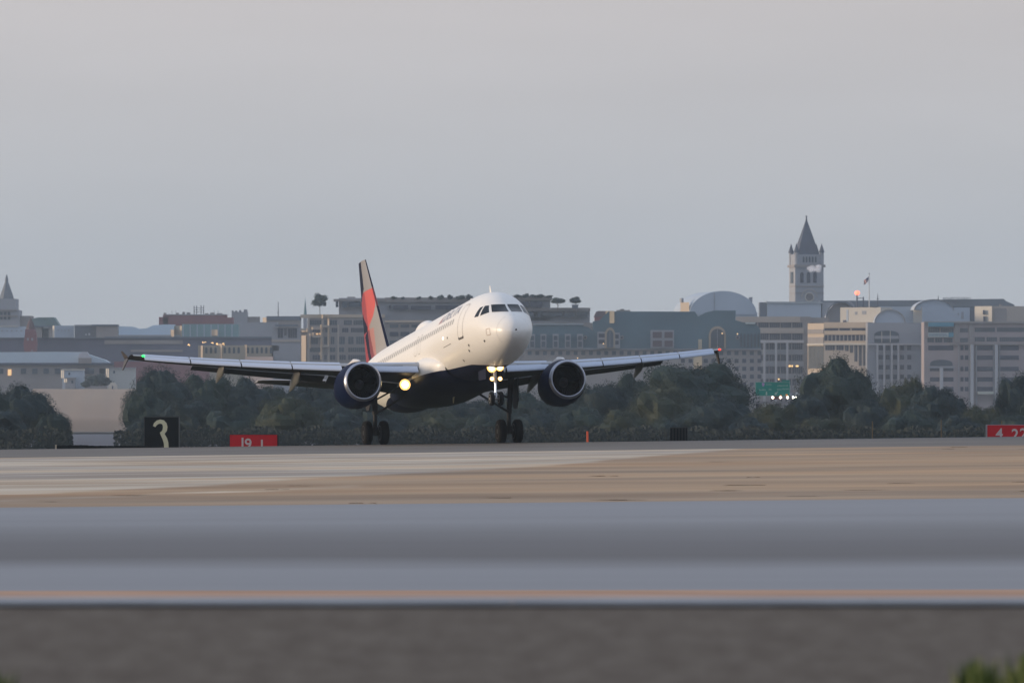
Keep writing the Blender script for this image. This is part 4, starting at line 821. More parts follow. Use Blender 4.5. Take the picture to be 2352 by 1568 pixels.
E4.part('column', mat('column_white', (.36, .37, .4)), (2158.5, 2166, 845, None), -2.4, -.7); E4.part('canopy', mat('canopy_pale', (.40, .42, .38), .7), (2246, 2282, 899, 905), -4, .1)
# penthouses behind the parapets
P1 = Bld('penthouse', 'bright cream rooftop plant room in front of the small roof vault', 'building', 1930, 4388, -30, 'rooftop plant rooms'); P1.part('wall', palew, (1930, 2021, 706, 741), 0, 10); P1.windows([(1944, 1948, 711, 738)], paleb, name='recess'); P1.windows([(1963, 1968, 716, 723), (1979, 1988, 714, 722)], stone2, name='louvre'); P1.part('door', slate, (1937, 1943, 735, 740.5), -.4, .1)
P2 = Bld('penthouse', 'grey rooftop plant room with a sunlit left side behind the segmental gable', 'building', 2021, 4400, 0, 'rooftop plant rooms'); P2.part('wall', paleb, (2021, 2103, 704, 741), 0, 12)
P3 = Bld('penthouse', 'grey blue rooftop hall with an arched roof and a cream end wall', 'building', 2106, 4386, 5, 'rooftop plant rooms'); P3.part('wall', paleb, (2118, 2228, 706, 741), 0, 14); P3.side('end_wall', palew, 2101, 2118, 705, 741, 1.6); P3.poly('roof', paleb, P3.arch(2101, 2190, 688, 712, 20), .6, 14); ring(P3, 2145.5, 712, 44.2, 45.8, -.2, .8, 'roof_rim', stoned, half=True, ey=.545)
P3.windows([(2200, 2203, 718, 724), (2208, 2214, 716, 732)], stone2, name='louvre'); P3.part('roof_step', darkr, (2228.5, 2238, 707, 741), 1, 12)
P4 = Bld('penthouse', 'cream and tan rooftop box with a dark open stair near the right edge', 'building', 2240, 4380, 0, 'rooftop plant rooms'); P4.part('wall', stone, (2278, 2420, 703, 741), 0, 12); P4.side('end_wall', palew, 2240, 2278, 703, 741, 1.0, -1.0); P4.windows([(2258, 2261, 712, 722), (2259, 2262, 726, 738)], slate, name='opening', d=2.2); P4.part('roof_box', stoned, (2297, 2302, 699, 704), 2, 5); P4.part('panel', stoned, (2283, 2312, 708, 738), -.3, .1)
# flagpole with flag
fl = empty('flagpole', (PX(1996.5, 4380), 4380, PZ(706, 4380))); tag(fl, 'thin pole flying a striped flag above the offices right of the clock tower', 'flagpole')
g = MB(); hp = PZ(630, 4380) - PZ(706, 4380); g.tube((0, 0, 0), (0, 0, hp), .22, .14, 8); g.build('pole', mat('pole_white', (.5, .5, .5), .5), fl); g = MB(); g.tube((0, 0, hp), (0, 0, hp+.6), .3, .1, 8); g.build('finial', stone2, fl)
g = MB(); nx_, nz_ = 26, 13; mp_ = mpp(4380); O_ = Vector((-.2, 0, hp - .8)); U_ = Vector((-11.5*mp_, 0, -9.5*mp_)); V_ = Vector((-1.5*mp_, 0, -12.5*mp_))
for i in range(nx_+1):
    for j in range(nz_+1):
        u, v = i/nx_, j/nz_; p = O_ + U_*(u*(1-.12*v)) + V_*v*(1-.1*u) + Vector((.1*math.sin(u*7+v*3), .5*math.sin(u*8 + v*2), .25*math.sin(u*6+1)*(u))); g.v.append(tuple(p))
for i in range(nx_):
    for j in range(nz_): g.f.append((i*(nz_+1)+j, i*(nz_+1)+j+1, (i+1)*(nz_+1)+j+1, (i+1)*(nz_+1)+j)); g.m.append(2 if i < 11 and j < 7 else j % 2)
g.build('flag', [mat('flag_red', (.30, .05, .07), .8), mat('flag_white', (.45, .43, .44), .8), mat('flag_blue', (.04, .05, .15), .8)], fl, smooth=True)
ob = empty('obstruction_light', (PX(1974, 4480), 4480, PZ(696, 4480))); tag(ob, 'glowing red warning light on a short mast above the roof vault', 'warning light')
g = MB(); g.tube((-1, 0, -4), (-1, 0, 3.4), .3, .3, 6); g.tube((-1, 0, 2.0), (1.5, 0, 2.0), .15, .15, 5); g.tube((1.6, 0, -4), (1.6, 0, 2.6), .25, .25, 6); g.build('mast', slate, ob)
g = MB(); g.rings([[(-.9 + 1.05*math.sin(a_)*math.cos(2*math.pi*k/14), 1.05*math.sin(a_)*math.sin(2*math.pi*k/14), 4.2 - .95*math.cos(a_)) for k in range(14)] for a_ in (.05, .6, 1.2, 1.8, 2.4, 3.1)]); g.build('lamp', mat('red_glow', (1, .2, .1), emit=(1, .14, .08), es=3.2), ob, smooth=True)
for x, yt, yb, lab in ((2016, 675, 692, 'short dark antenna mast right of the flagpole'), (2166 - 39.5*0 - 11, 679, 690, 'thin dark antenna standing left of the rooftop letters'), (1887, 690-3, 692, 'tiny stub antenna right of the clock tower'), (639, 682, 732, 'tall thin radio mast left of the teal spire')):
    a_ = empty('antenna', (PX(x, 4755 if x > 1000 else 4950), 4755 if x > 1000 else 4950, PZ(yb + 12, 4755))); tag(a_, lab, 'antenna'); hh = (yb + 12 - yt)*mpp(4755); g = MB(); g.tube((0, 0, 0), (0, 0, hh), .32, .12, 6); g.build('mast', slate, a_); g = MB(); g.tube((-.6, 0, hh*.6), (.6, 0, hh*.6), .08, .08, 5); g.build('crossbar', slate, a_)
# steam drifting past the tower
def steam(x, y, w_, h, d, seed, label, dens, n=5):
    rr = random.Random(seed); b = MB(); m_ = mpp(d)
    for i in range(n):
        cx, cz = rr.uniform(-.35, .35)*w_*m_, rr.uniform(-.3, .3)*h*m_; rx, rz = w_*m_*rr.uniform(.12, .22), h*m_*rr.uniform(.14, .26)
        b.rings([[(cx + rx*math.sin(a_)*math.cos(2*math.pi*k/16)*(1+.2*math.sin(3*k+i)), 2.0*i + rx*math.sin(a_)*math.sin(2*math.pi*k/16), cz - rz*math.cos(a_)) for k in range(16)] for a_ in (.05, .5, 1.0, 1.57, 2.1, 2.6, 3.1)])
    mm = bpy.data.materials.new('steam'); mm.use_nodes = True; n_ = mm.node_tree; n_.nodes.remove(n_.nodes['Principled BSDF']); v = n_.nodes.new('ShaderNodeVolumePrincipled'); v.inputs['Density'].default_value = dens; v.inputs['Color'].default_value = (.95, .95, 1, 1); n_.links.new(v.outputs[0], n_.nodes['Material Output'].inputs['Volume'])
    o = b.build('steam_plume', mm, smooth=True); o.location = (PX(x, d), d, PZ(y, d)); tag(o, label, 'steam'); return o
steam(1872, 615, 38, 22, 4740, 4, 'white wisp of steam drifting across the clock tower', .5, 11); steam(1943, 668, 12, 34, 4740, 8, 'faint white steam column left of the red warning light', .05, 5)

# left skyline
S1 = Bld('spire_tower', 'tall stepped stone tower with a pointed spire at the left edge', 'tower', -34, 4900)
S1.part('wall', stone2, [(-20, 44.5, 712, None), (-13, 37, 686, 713, 1, 26)], 0, 28); S1.part('shoulder', stoned, [(-22, 40, 724, 727), (-15, 39, 711, 713)], -1, 26); S1.windows([(0, 6, 716, 734), (9, 15, 716, 734), (18, 24, 716, 734)], wgr, name='louvre', d=-.3)
g = MB(); cx = S1.X(12); q = [(18.5*mpp(4900), S1.Z(686)), (14*mpp(4900), S1.Z(673)), (9*mpp(4900), S1.Z(660)), (4*mpp(4900), S1.Z(646)), (.8, S1.Z(641)), (.25, S1.Z(630))]
g.rings([[(cx + r*1.0*math.cos(2*math.pi*(k+.5)/8), 14 + r*math.sin(2*math.pi*(k+.5)/8), z) for k in range(8)] for r, z in q]); g.build('spire', mat('spire_slate', (.12, .135, .16), .8, var=.1, vscale=.1), S1.root); S1.part('nave', stoned, (44.5, 72, 725, None), 4, 24)
G1 = Bld('green_roofed_building', 'low building with a green pitched roof left of centre skyline', 'building', 74, 4860); G1.poly('roof', greenroof, [(62, 749), (70, 733), (86, 729), (124, 728.5), (136, 747), (136, 749)], -1, 22); G1.part('wall', stoned, [(74, 96, 748, None), (112, 122, 749, None)], 0, 20); G1.part('eave', darkr, (62, 136, 748, 751), -1.2, 22); G1.part('back_wall', paleb, (94, 113, 752, None), 10, 20)
R1 = Bld('brick_turret', 'dark red brick turret with a tapering top in front of the slate roofs', 'tower', 55, 4462); R1.poly('wall', brick, [(56, 812), (54, 790), (57, 768), (58, 756), (79, 756), (82, 768), (84, 790), (82, 812)], 0, 12); g = MB(); rc = [(12, 757.5), (9.5, 748), (6, 740), (2.5, 733), (.6, 728)]
g.rings([[(R1.X(69) + r*mpp(4462)*math.cos(2*math.pi*(k+.5)/8), 6 + r*mpp(4462)*math.sin(2*math.pi*(k+.5)/8), R1.Z(y)) for k in range(8)] for r, y in rc]); g.build('roof', mat('turret_roof', (.09, .055, .06), .9), R1.root); R1.windows([(62, 66, 776, 782), (72, 76, 776, 782), (72, 75, 803, 809)], stone2)
W1 = Bld('white_block', 'long pale blue white low block left of the brick turret', 'building', -40, 4600); W1.part('wall', paleb, (-40, 56, 749.5, None), 0, 16); W1.part('parapet', palew, (-40, 42, 748.5, 750.5), -.4, .4); W1.windows([(-30 + i*11, -26 + i*11, 758, 761) for i in range(8)], stone2)
W2 = Bld('white_block', 'small white block under the green pitched roof', 'building', 125, 4600, 5); W2.part('wall', paleb, (125, 170, 747.5, None), 0, 14); W2.windows([(132 + i*8, 135 + i*8, 757, 760) for i in range(4)], stone2); W2.side('side_wall', palew, 121, 126, 748, None, 2)
D1 = Bld('dark_block', 'dark blue grey flat block beside the tan block on the left', 'building', 171, 4590); D1.part('wall', darkr, (171, 221, 748, None), 0, 14); D1.part('roof_edge', stone2, (171, 222, 745.5, 748.5), -.4, 14); D1.windows([(196, 199, 766, 770), (203, 207, 765, 770)], paleb)
D2 = Bld('tan_block', 'plain tan block with a dark roof edge right of the dark block', 'building', 221, 4580); D2.part('wall', stoned, (221, 270, 748, None), 0, 14); D2.part('roof_edge', darkr, (210, 271, 745, 748.6), -.5, 14.4)
L1 = Bld('light_roofed_hall', 'low hall with long pale blue roofs behind the starboard wing', 'building', 272, 4620); L1.poly('roof', mat('light_blue_roof', (.48, .60, .74), .6, var=.06, vscale=.02), [(272, 774), (272, 749), (305, 750), (320, 755), (336, 754), (352, 747), (378, 745), (400, 745), (400, 770)], 0, 20); L1.part('wall', stone2, (272, 440, 769, None), -.3, 18); L1.side('gable', warmst, 376, 400, 757, 774, 1, -1.5); L1.side('gable', warmst, 398, 421, 748, 774, 1, -1.5)
T1 = Bld('teal_glass_block', 'teal glass fronted block under the long brick building', 'building', 405, 4610); T1.part('wall', mat('teal_glass', (.17, .29, .31), .4, var=.12, vscale=.1), (418, 548, 744, None), 0, 16); T1.side('facade', warmst, 446, 500, 757, 771, .5, -1.5); T1.part('column', paleb, [(420 + i*16, 422 + i*16, 745, 774) for i in range(8)], -.9, -.6)
Br = Bld('long_brick_building', 'long purple brick building with rooftop equipment on the left skyline', 'building', 365, 4880); Br.part('wall', brick, [(374, 520, 723, None), (365, 386, 728, None), (520, 535, 729, None)], 0, 20); Br.part('parapet', stone2, (381, 520, 721.5, 723.5), -.4, 20); Br.part('roof_plant', stoned, [(375, 381, 718, 724), (404, 410, 718, 722), (418, 424, 716, 722), (428, 436, 717, 722), (470, 478, 719, 722), (482, 492, 717.5, 722), (497, 510, 719, 722)], 4, 9)
g = MB()
for x in (445, 451, 461, 467): Br.bx(g, x-.8, x+.8, 703 - (x % 3), 722, 5, 6)
for y in (706, 711, 716): Br.bx(g, 445, 467, y, y+.9, 5, 6)
g.build('antenna_frame', slate, Br.root)
for x in (394, 403, 491, 500): Br.part('mast', slate, (x-.3, x+.3, 712, 722), 6, 6.5)
K1 = Bld('stone_keep', 'small crenellated stone block right of the long brick building', 'building', 532, 4930); K1.part('wall', stone2, (532, 568, 716, None), 0, 14); K1.part('battlement', stone2, [(532, 536, 713, 717), (540, 544, 713, 717), (549, 553, 712, 717), (560, 567, 710.5, 717)], 0, 10); K1.part('low_wing', stoned, (566, 596, 727, None), 2, 12)
M1 = Bld('flat_block', 'flat grey block with a dark ridge left of the apartments', 'building', 612, 4700); M1.part('wall', stoned, (612, 690, 728, None), 0, 20); M1.part('roof', darkr, (612, 690, 726, 735), -.5, 20.4); M1.side('end_wall', warmst, 603, 613, 729, 746, 1.5); M1.part('low_range', stone2, (548, 640, 741, None), -20, -2)
M2 = Bld('glazed_block', 'small block with a projecting flat roof and tall glazing left of the apartments', 'building', 628, 4400); M2.part('wall', stone2, (624, 690, 752, None), 0, 14); M2.part('flat_roof', darkr, (632, 684, 745, 749), -3, 14); M2.windows([(638, 650, 754, 776), (653, 658, 754, 770), (662, 682, 754, 776)], wing_, frame=mull); M2.part('fascia', stone, (624, 690, 780, 785), -.4, .1)
Z1 = Bld('slate_roofed_building', 'long low building with a plain slate roof behind the starboard wing', 'building', -60, 4480); Z1.part('wall', mat('slate_wall', (.10, .105, .15), .85, var=.25, vscale=.04), (-60, 640, 776, None), 0, 30); Z1.part('ridge', darkr, [(240, 640, 773, 777), (-60, 240, 775, 777)], -.8, 30); Z1.part('band', stoned, [(240, 420, 781, 790), (300, 420, 803, 808)], -.4, .1)
Y1 = Bld('arcaded_building', 'beige arcaded building with lit lamps above the starboard wing', 'building', 458, 4400); Y1.part('wall', mat('arcade_stone', (.30, .26, .20), .85, var=.15, vscale=.08), (455, 640, 793, None), 0, 14); 
for x0, x1, yt in ((455, 466, 793), (501, 510, 789), (561, 567, 792)): Y1.side('pier', warmst, x0, x1, yt, None, 1.2, -1.0)
for i in range(15):
    x = 474 + i*10.6
    if abs(x-505) < 7 or abs(x-563) < 5: continue
    Y1.poly('window', wgr, Y1.arch(x-2.6, x+2.6, 797, 801) + [(x+2.6, 811), (x-2.6, 811)], -.3, .3)
Y1.side('front_block', pink, 562, 628, 819, None, .45, -6); Y1.part('end_block', stone2, (628, 690, 806, None), -4, 2)
for i, (x, y, w_, h_, lb) in enumerate([(433, 791, 6, 7, 'pair of yellow lamps at the left end of the lit terrace'), (470, 785.5, 13, 2, 'long strip of small amber lamps along the terrace roof'), (486, 786.5, 9, 2, 'short strip of amber lamps right of the long strip'), (498, 790, 4.5, 5, 'yellow lamp left of the tallest arcade pier'), (513, 790.5, 4.5, 7, 'yellow lamp just above the tallest arcade pier')]):
    o = Bld('terrace_lamp', lb, 'lamp', x-w_/2, 4392, 0, 'lit lamps on the arcade terrace', base=PZ(y + h_/2, 4392)); rr = random.Random(i)
    for k in range(5): 
        ux = x - w_/2 + w_*rr.random()*.8; uy = y - h_/2 + h_*rr.random()*.7; o.part('bulb', lit, (ux, ux + 1.6, uy, uy + 1.5), rr.uniform(0, .4), rr.uniform(.6, 1.2))
Q1 = Bld('pale_roofed_hall', 'long hall with a pale blue metal roof at the left edge', 'building', -60, 4300); Q1.poly('roof', mat('pale_metal_roof', (.42, .50, .58), .5, var=.08, vscale=.02), [(-60, 836), (-60, 809), (130, 807.5), (185, 808), (240, 826), (250, 832), (250, 836)], 0, 26)
Q1.part('wall', stoned, (-60, 310, 834, None), .5, 26); Q1.poly('roof_lantern', mat('lantern_pale', (.42, .42, .47), .7), [(180, 822), (183, 812), (190, 807.5), (200, 808), (210, 822)], -2, 5); Q1.part('lantern_base', stoned, (181, 210, 822, 834.5), -2.4, 4); Q1.part('eave', slate, (-60, 312, 833, 838), -.6, .6)
Q1.windows([(18, 26, 848, 862)], litd, name='lit_window'); Q1.windows([(-30 + i*26, -18 + i*26, 846, 858) for i in range(12) if abs(-30+i*26-22) > 12], wgr)
Q1.windows([(195, 205, 845, 858), (228, 240, 846, 858)], wing_); Q1.part('red_wing', brick, (262, 480, 830, None), -1, 12)
for i, (x0, x1, yt, yb, mt, lb) in enumerate([(143, 192, 849, 868, paleb, 'small pale box building with a cream left end above the sand bank'), (246, 310, 845, 873, mat('grey_white', (.38, .40, .40), .8), 'pale grey shed at the right end above the sand bank'), (150, 172, 868, 878, stone2, 'tiny grey hut at the left end of the sand bank')]):
    o = Bld('shed', lb, 'shed', x0, 4050 - i*3); o.part('wall', mt, (x0, x1, yt, None), 0, 10); o.part('roof', stone2 if i else palew, (x0-1, x1+1, yt-1.5, yt+1), -.5, 10.5); o.side('end_wall', palew, x0-3, x0+4, yt+1, yb, 1.5, -.6); o.windows([(x0+14, x0+18, yt+6, yt+12)], wgr)
o = Bld('white_hut', 'small white hut with a pointed roof on top of the sand bank', 'hut', 248, 4030); o.poly('wall', palew, [(249, 900), (249, 885), (255, 878), (262, 878), (268, 885), (268, 900)], 0, 6); o.part('door', slate, (257, 260, 886, 894), -.2, .1)
tree('shore_bush', 'dark green spreading bush behind the white hut', 226, 860, 60, 4040, K_small, leafA, 'bush', base=PZ(893, 4040), trunk=False); tree('shore_bush', 'small round green bush left of the spreading bush', 197, 875, 24, 4038, K_small, leafA, 'bush', base=PZ(893, 4038), trunk=False)
# sand bank
b = MB(); d0 = 3960; xs = [60 + i*4 for i in range(71)]
prof = [(0, 985), (0.5, 968), (6, 955), (22, 925), (40, 900), (60, 893), (95, 893)]
vs = [(PX(x, d0), d0 + dd, PZ(y + (.35*math.sin(x*.05 + 1) + .2*math.sin(x*.13))*(1 if k < 5 else .6), d0 + dd) if k else -4.6) for x in xs for k, (dd, y) in enumerate(prof)]; n_ = len(prof)
b.add(vs, [(i*n_+j, i*n_+j+1, (i+1)*n_+j+1, (i+1)*n_+j) for i in range(70) for j in range(n_-1)]); tag(b.build('sand_bank', mat('sand', (.29, .205, .15), .95, spec=.1, col2=(.33, .25, .19), vscale=.03), smooth=True, fix=False), kind='structure')
sp_ = empty('church_spire', (PX(701, 4950), 4950, GZ)); tag(sp_, 'slender teal church spire left of the round rooftop tree', 'spire'); g = MB(); m_ = mpp(4950)
g.rings([[(r*m_*math.cos(2*math.pi*(k+.5)/8), r*m_*math.sin(2*math.pi*(k+.5)/8), PZ(y, 4950)-GZ) for k in range(8)] for r, y in ((4.6, 728), (2.6, 708), (.5, 688), (.35, 682))]); g.build('spire', mat('spire_teal', (.10, .19, .22), .7), sp_.id_data); g = MB(); g.box(-4.2*m_, 4.2*m_, -4.2*m_, 4.2*m_, 0, PZ(728, 4950)-GZ); g.build('tower_base', stone2, sp_)
for c in COL.objects:
    if c.name == 'spire' and c.parent is None: c.parent = sp_

# ------------------------------------------------------------------ road with its green sign and cars (far bank of the nearer channel)
DR = 1780
br = Bld('road_bridge', 'grey road deck with a rail seen between the two big trees at right', 'bridge', 1690, DR, base=-4.2)
br.part('deck', mat('bridge_concrete', (.22, .22, .24), .85, var=.1, vscale=.1), (1640, 1900, 921, 926), 0, 14); br.part('railing', stone2, [(1640, 1900, 917, 918)] + [(1642 + i*6, 1642.6 + i*6, 917.5, 921) for i in range(43)], 0, .15); br.part('pier', stone2, [(1650 + i*45, 1658 + i*45, 926, None) for i in range(6)], 2, 12)
rz = PZ(921, DR)
hs = Bld('highway_sign', 'green highway sign with pale writing and arrows on a grey gantry', 'road sign', 1735, DR+3, base=rz)
sgn = hs.part('sign_panel', mat('sign_green', (.0, .21, .16), .5, spec=.3, var=.12, vscale=.4), [(1735, 1814.5, 877, 909), (1796, 1814.5, 872.5, 877.5)], 0, .12); hs.part('post', stone2, (1729, 1731.5, 884, None), .15, .55); hs.part('post', stone2, (1816.5, 1820, 882, None), .15, .55); hs.part('gantry_beam', stone2, [(1729, 1820, 884, 885.2), (1729, 1820, 900, 901.2)], .2, .45)
wr = mat('sign_writing', (.36, .46, .40), .5)
hs.part('border', wr, [(1735.6, 1814, 877.4, 877.9), (1735.6, 1814, 908.2, 908.7), (1735.4, 1736, 877.6, 908.6), (1813.7, 1814.2, 873, 908.6)], -.03, .0, sgn)
def word(x0, x1, y, h):
    g = MB(); x = x0; rr = random.Random(int(x0*7+y))
    while x < x1 - 1:
        hh = h*rr.choice((.7, .7, 1)); hs.bx(g, x, x+.55, y-hh, y, -.03, 0); hs.bx(g, x, x+1.3, y-h*.4, y-h*.22, -.03, 0)
        if rr.random() < .6: hs.bx(g, x+1.0, x+1.5, y-h*.7, y, -.03, 0)
        x += 2.2
    g.build('writing', wr, sgn)
word(1760, 1773, 884, 3.2); word(1744, 1759, 896.3, 3.4); word(1766, 1772, 895.6, 3.6); word(1786, 1796, 886.8, 3.2); word(1798, 1811, 886.5, 3.2); word(1785, 1795, 895.5, 3.0); word(1796.5, 1812, 894.5, 3.2)
hs.poly('route_shield', mat('shield_pale', (.33, .22, .42), .5), [(1750.5, 879), (1755.5, 879), (1756.3, 882), (1755, 886), (1753, 888), (1751, 886), (1749.7, 882)], -.04, 0, sgn)
hs.poly('arrow', wr, [(1759.3, 899), (1761.7, 899), (1761.7, 904), (1763.3, 904), (1760.5, 908), (1757.7, 904), (1759.3, 904)], -.03, 0, sgn); hs.poly('arrow', wr, [(1786, 898.5), (1788, 898), (1784, 903.5), (1786, 904.5), (1779.5, 906.5), (1779.8, 900.5), (1781.8, 901.8)][::-1], -.03, 0, sgn)
def car(x, y, col_, lab, es=12):
    c = empty('car', (PX(x, DR+6), DR+6, rz)); tag(c, lab, 'car', 'cars on the road below the green sign'); g = MB()
    pr = [(-.88, .25), (-.9, .75), (-.8, .95), (-.66, 1.42), (.66, 1.42), (.8, .95), (.9, .75), (.88, .25)]
    rs = [[(x_*k, yy, (.25 + (z_-.25)*h)) for x_, z_ in pr] for yy, k, h in ((-2.2, .9, .45), (-2.15, 1, .55), (-1.0, 1, .62), (-.3, 1, 1.0), (1.3, 1, 1.0), (2.1, .97, .65))]
    g.rings(rs); g.build('body', mat('car_paint_' + str(int(col_[0]*100)), col_, .3, coat=.5), c, smooth=40)
    g = MB(); g.add([(-.62, -1.0, .72), (.62, -1.0, .72), (.56, -.36, 1.33), (-.56, -.36, 1.33)], [(0, 1, 2, 3)]); g.v = [(a_, b_-.04, c_+.02) for a_, b_, c_ in g.v]; g.build('windscreen', wing_, c, fix=False)
    for s_ in (-1, 1):
        g = MB(); g.rings([[(s_*.64 + .19*rk*math.cos(2*math.pi*k/12), -2.24 - dy, .62 + .17*rk*math.sin(2*math.pi*k/12)) for k in range(12)] for dy, rk in ((0, 1), (.05, .8))]); g.build('headlight', mat('headlamp', (1, 1, 1), emit=(1, .9, .72), es=12), c)
        for yy in (-1.4, 1.4):
            g = MB(); g.tube((s_*.7, yy, .32), (s_*.9, yy, .32), .32, .32, 16); g.build('wheel', tyre, c)
car(1817, 912, (.05, .05, .06), 'dark car with bright headlamps under the right post of the green sign'); car(1829.5, 913, (.30, .30, .3), 'pale car with headlamps, rightmost on the road beside the tree'); car(1783, 915, (.12, .02, .02), 'dark red car with dim headlamps below the middle of the sign', 4)
for x, y, lab in ((1793.5, 908.5, 'small orange road marker light left under the green sign'), (1807, 907, 'larger orange road marker light under the right half of the sign')):
    o = Bld('warning_board', lab, 'warning light', x-2, DR-2, base=rz - 1.0); o.part('post', stone2, (x-.3, x+.3, y, None), 0, .1); o.part('lens', mat('orange_glow', (.8, .3, .05), .5, emit=(1, .35, .05), es=.35), (x-2.6, x+2.6, y-1.8, y+1.4) if x > 1800 else (x-1.6, x+1.6, y-1.8, y+1.4), -.1, .15)

# ------------------------------------------------------------------ riverside trees
KT = [(60, 42000, .0085, 11, 1, .13, .90), (52, 42000, .0085, 12, 1, .15, .88), (70, 42000, .0085, 13, 1, .11, .91), (44, 42000, .009, 14, 1, .17, .88)]
TL = [  # x, top y, width, distance, mesh, leaf, label
 (52, 884, 176, 1350, 0, leafC, 'broad dark tree left of the sandy gap'), (-42, 872, 130, 1330, 1, leafA, 'dark tree cut by the left edge of the photo'), (10, 935, 120, 1300, 2, leafC, 'low dark tree at the foot of the leftmost pair'), (120, 940, 90, 1290, 3, leafA, 'low tree at the left side of the sandy gap'),
 (372, 836, 160, 1480, 1, leafC, 'tall dark tree rising behind the number three sign'), (338, 890, 110, 1380, 0, leafA, 'rounded tree at the right side of the sandy gap'), (330, 955, 90, 1300, 2, leafC, 'low tree behind the left part of the black sign'), (470, 852, 150, 1500, 2, leafA, 'dark tree under the outer starboard wing'), (430, 905, 150, 1360, 3, leafC, 'dark tree in front of the pair under the starboard wing'),
 (560, 866, 150, 1520, 0, leafC, 'tree under the middle of the starboard wing'), (540, 930, 150, 1320, 1, leafA, 'lower tree above the left red sign'), (665, 905, 150, 1300, 2, leafB, 'olive green tree standing out under the starboard wing'), (640, 872, 140, 1530, 3, leafA, 'dark tree behind the olive green tree'), (735, 868, 140, 1500, 1, leafC, 'tree left of the starboard engine'),
 (770, 930, 140, 1330, 0, leafC, 'low tree left of the starboard wheels'), (850, 890, 160, 1450, 2, leafA, 'tree behind the starboard engine and leg'), (890, 950, 130, 1300, 3, leafC, 'low tree right of the starboard wheels'), (960, 900, 160, 1480, 0, leafA, 'tree behind the rear belly'), (1010, 935, 150, 1330, 1, leafB, 'olive tree under the belly of the jet'),
 (1080, 905, 160, 1470, 3, leafC, 'tree behind the nose wheels'), (1120, 945, 130, 1320, 2, leafA, 'low tree left of the port wheels'), (1195, 890, 150, 1480, 1, leafA, 'tree right behind the port leg'), (1240, 935, 150, 1340, 0, leafC, 'low tree between port wheels and port engine'), (1300, 885, 140, 1500, 2, leafA, 'tree behind the port engine'),
 (1385, 866, 130, 1460, 3, leafC, 'tree right of the port engine'), (1340, 925, 130, 1330, 1, leafA, 'rounded low tree under the port engine'), (1448, 855, 110, 1500, 0, leafA, 'tree under the outer port wing'), (1430, 935, 120, 1310, 2, leafB, 'olive low tree left of the biggest tree'),
 (1592, 824, 268, 1430, 2, leafA, 'biggest rounded tree left of the green highway sign'), (1520, 880, 170, 1400, 1, leafB, 'olive tree merging into the left side of the biggest tree'), (1650, 905, 170, 1380, 0, leafC, 'dark lower tree in front of the biggest tree'), (1560, 945, 150, 1320, 3, leafA, 'low tree behind the small black box'),
 (1775, 916, 130, 1330, 3, leafB, 'low olive bushy tree under the green highway sign'), (1720, 950, 100, 1310, 1, leafC, 'low dark tree below the left end of the highway sign'), (1925, 821, 186, 1420, 0, leafA, 'tall domed tree right of the green highway sign'), (1850, 900, 110, 1400, 2, leafC, 'dark tree at the left flank of the domed tree'), (1990, 905, 110, 1360, 1, leafC, 'dark tree at the right flank of the domed tree'),
 (1880, 950, 140, 1310, 3, leafB, 'low olive tree at the foot of the domed tree'), (2098, 850, 56, 1560, 3, leafB, 'small loose treetop poking up in front of the offices'), (2060, 873, 140, 1450, 1, leafB, 'olive tree right of the domed tree'), (2150, 880, 150, 1400, 2, leafC, 'wide dark tree in front of the offices'), (2090, 940, 150, 1320, 0, leafA, 'low dark tree second from the right red sign'),
 (2260, 922, 110, 1350, 3, leafB, 'low olive tree above the right red sign'), (2335, 850, 110, 1400, 1, leafC, 'tall dark tree at the right edge of the photo'), (2400, 862, 110, 1380, 0, leafA, 'dark tree cut by the right edge of the photo'), (2200, 950, 120, 1300, 2, leafC, 'low dark tree left of the right red sign'), (2330, 945, 130, 1310, 1, leafA, 'low tree behind the right red sign')]
for x, yt, w_, d, k, lf, lab in TL: tree('riverside_tree', lab, x, yt, w_, d, KT[k], lf, 'tree', 'trees along the river bank')
hd = MB(); rr = random.Random(77)       # continuous low scrub under the trees
for x in range(-120, 2480, 1):
    if 165 < x < 262: continue
    for _ in range(14):
        dd = rr.uniform(1275, 1295); z = rr.uniform(-4, PZ(984 + 6*math.sin(x*.05), 1280)); X = PX(x + rr.random(), dd); s_ = rr.uniform(.12, .24); a_ = rr.uniform(0, 3.1); ca, sa = math.cos(a_)*s_, math.sin(a_)*s_
        hd.add([(X-ca, dd-sa, z-s_*.5), (X+ca*.5, dd+sa*.5, z-s_*.6), (X+ca, dd+sa, z+s_*.5), (X-ca*.4, dd-sa*.4, z+s_*.8)], [(0, 1, 2, 3)])
tag(hd.build('undergrowth', leafmat('leaf_scrub', (.014, .022, .024), (.022, .032, .032), .1), fix=False), kind='stuff')

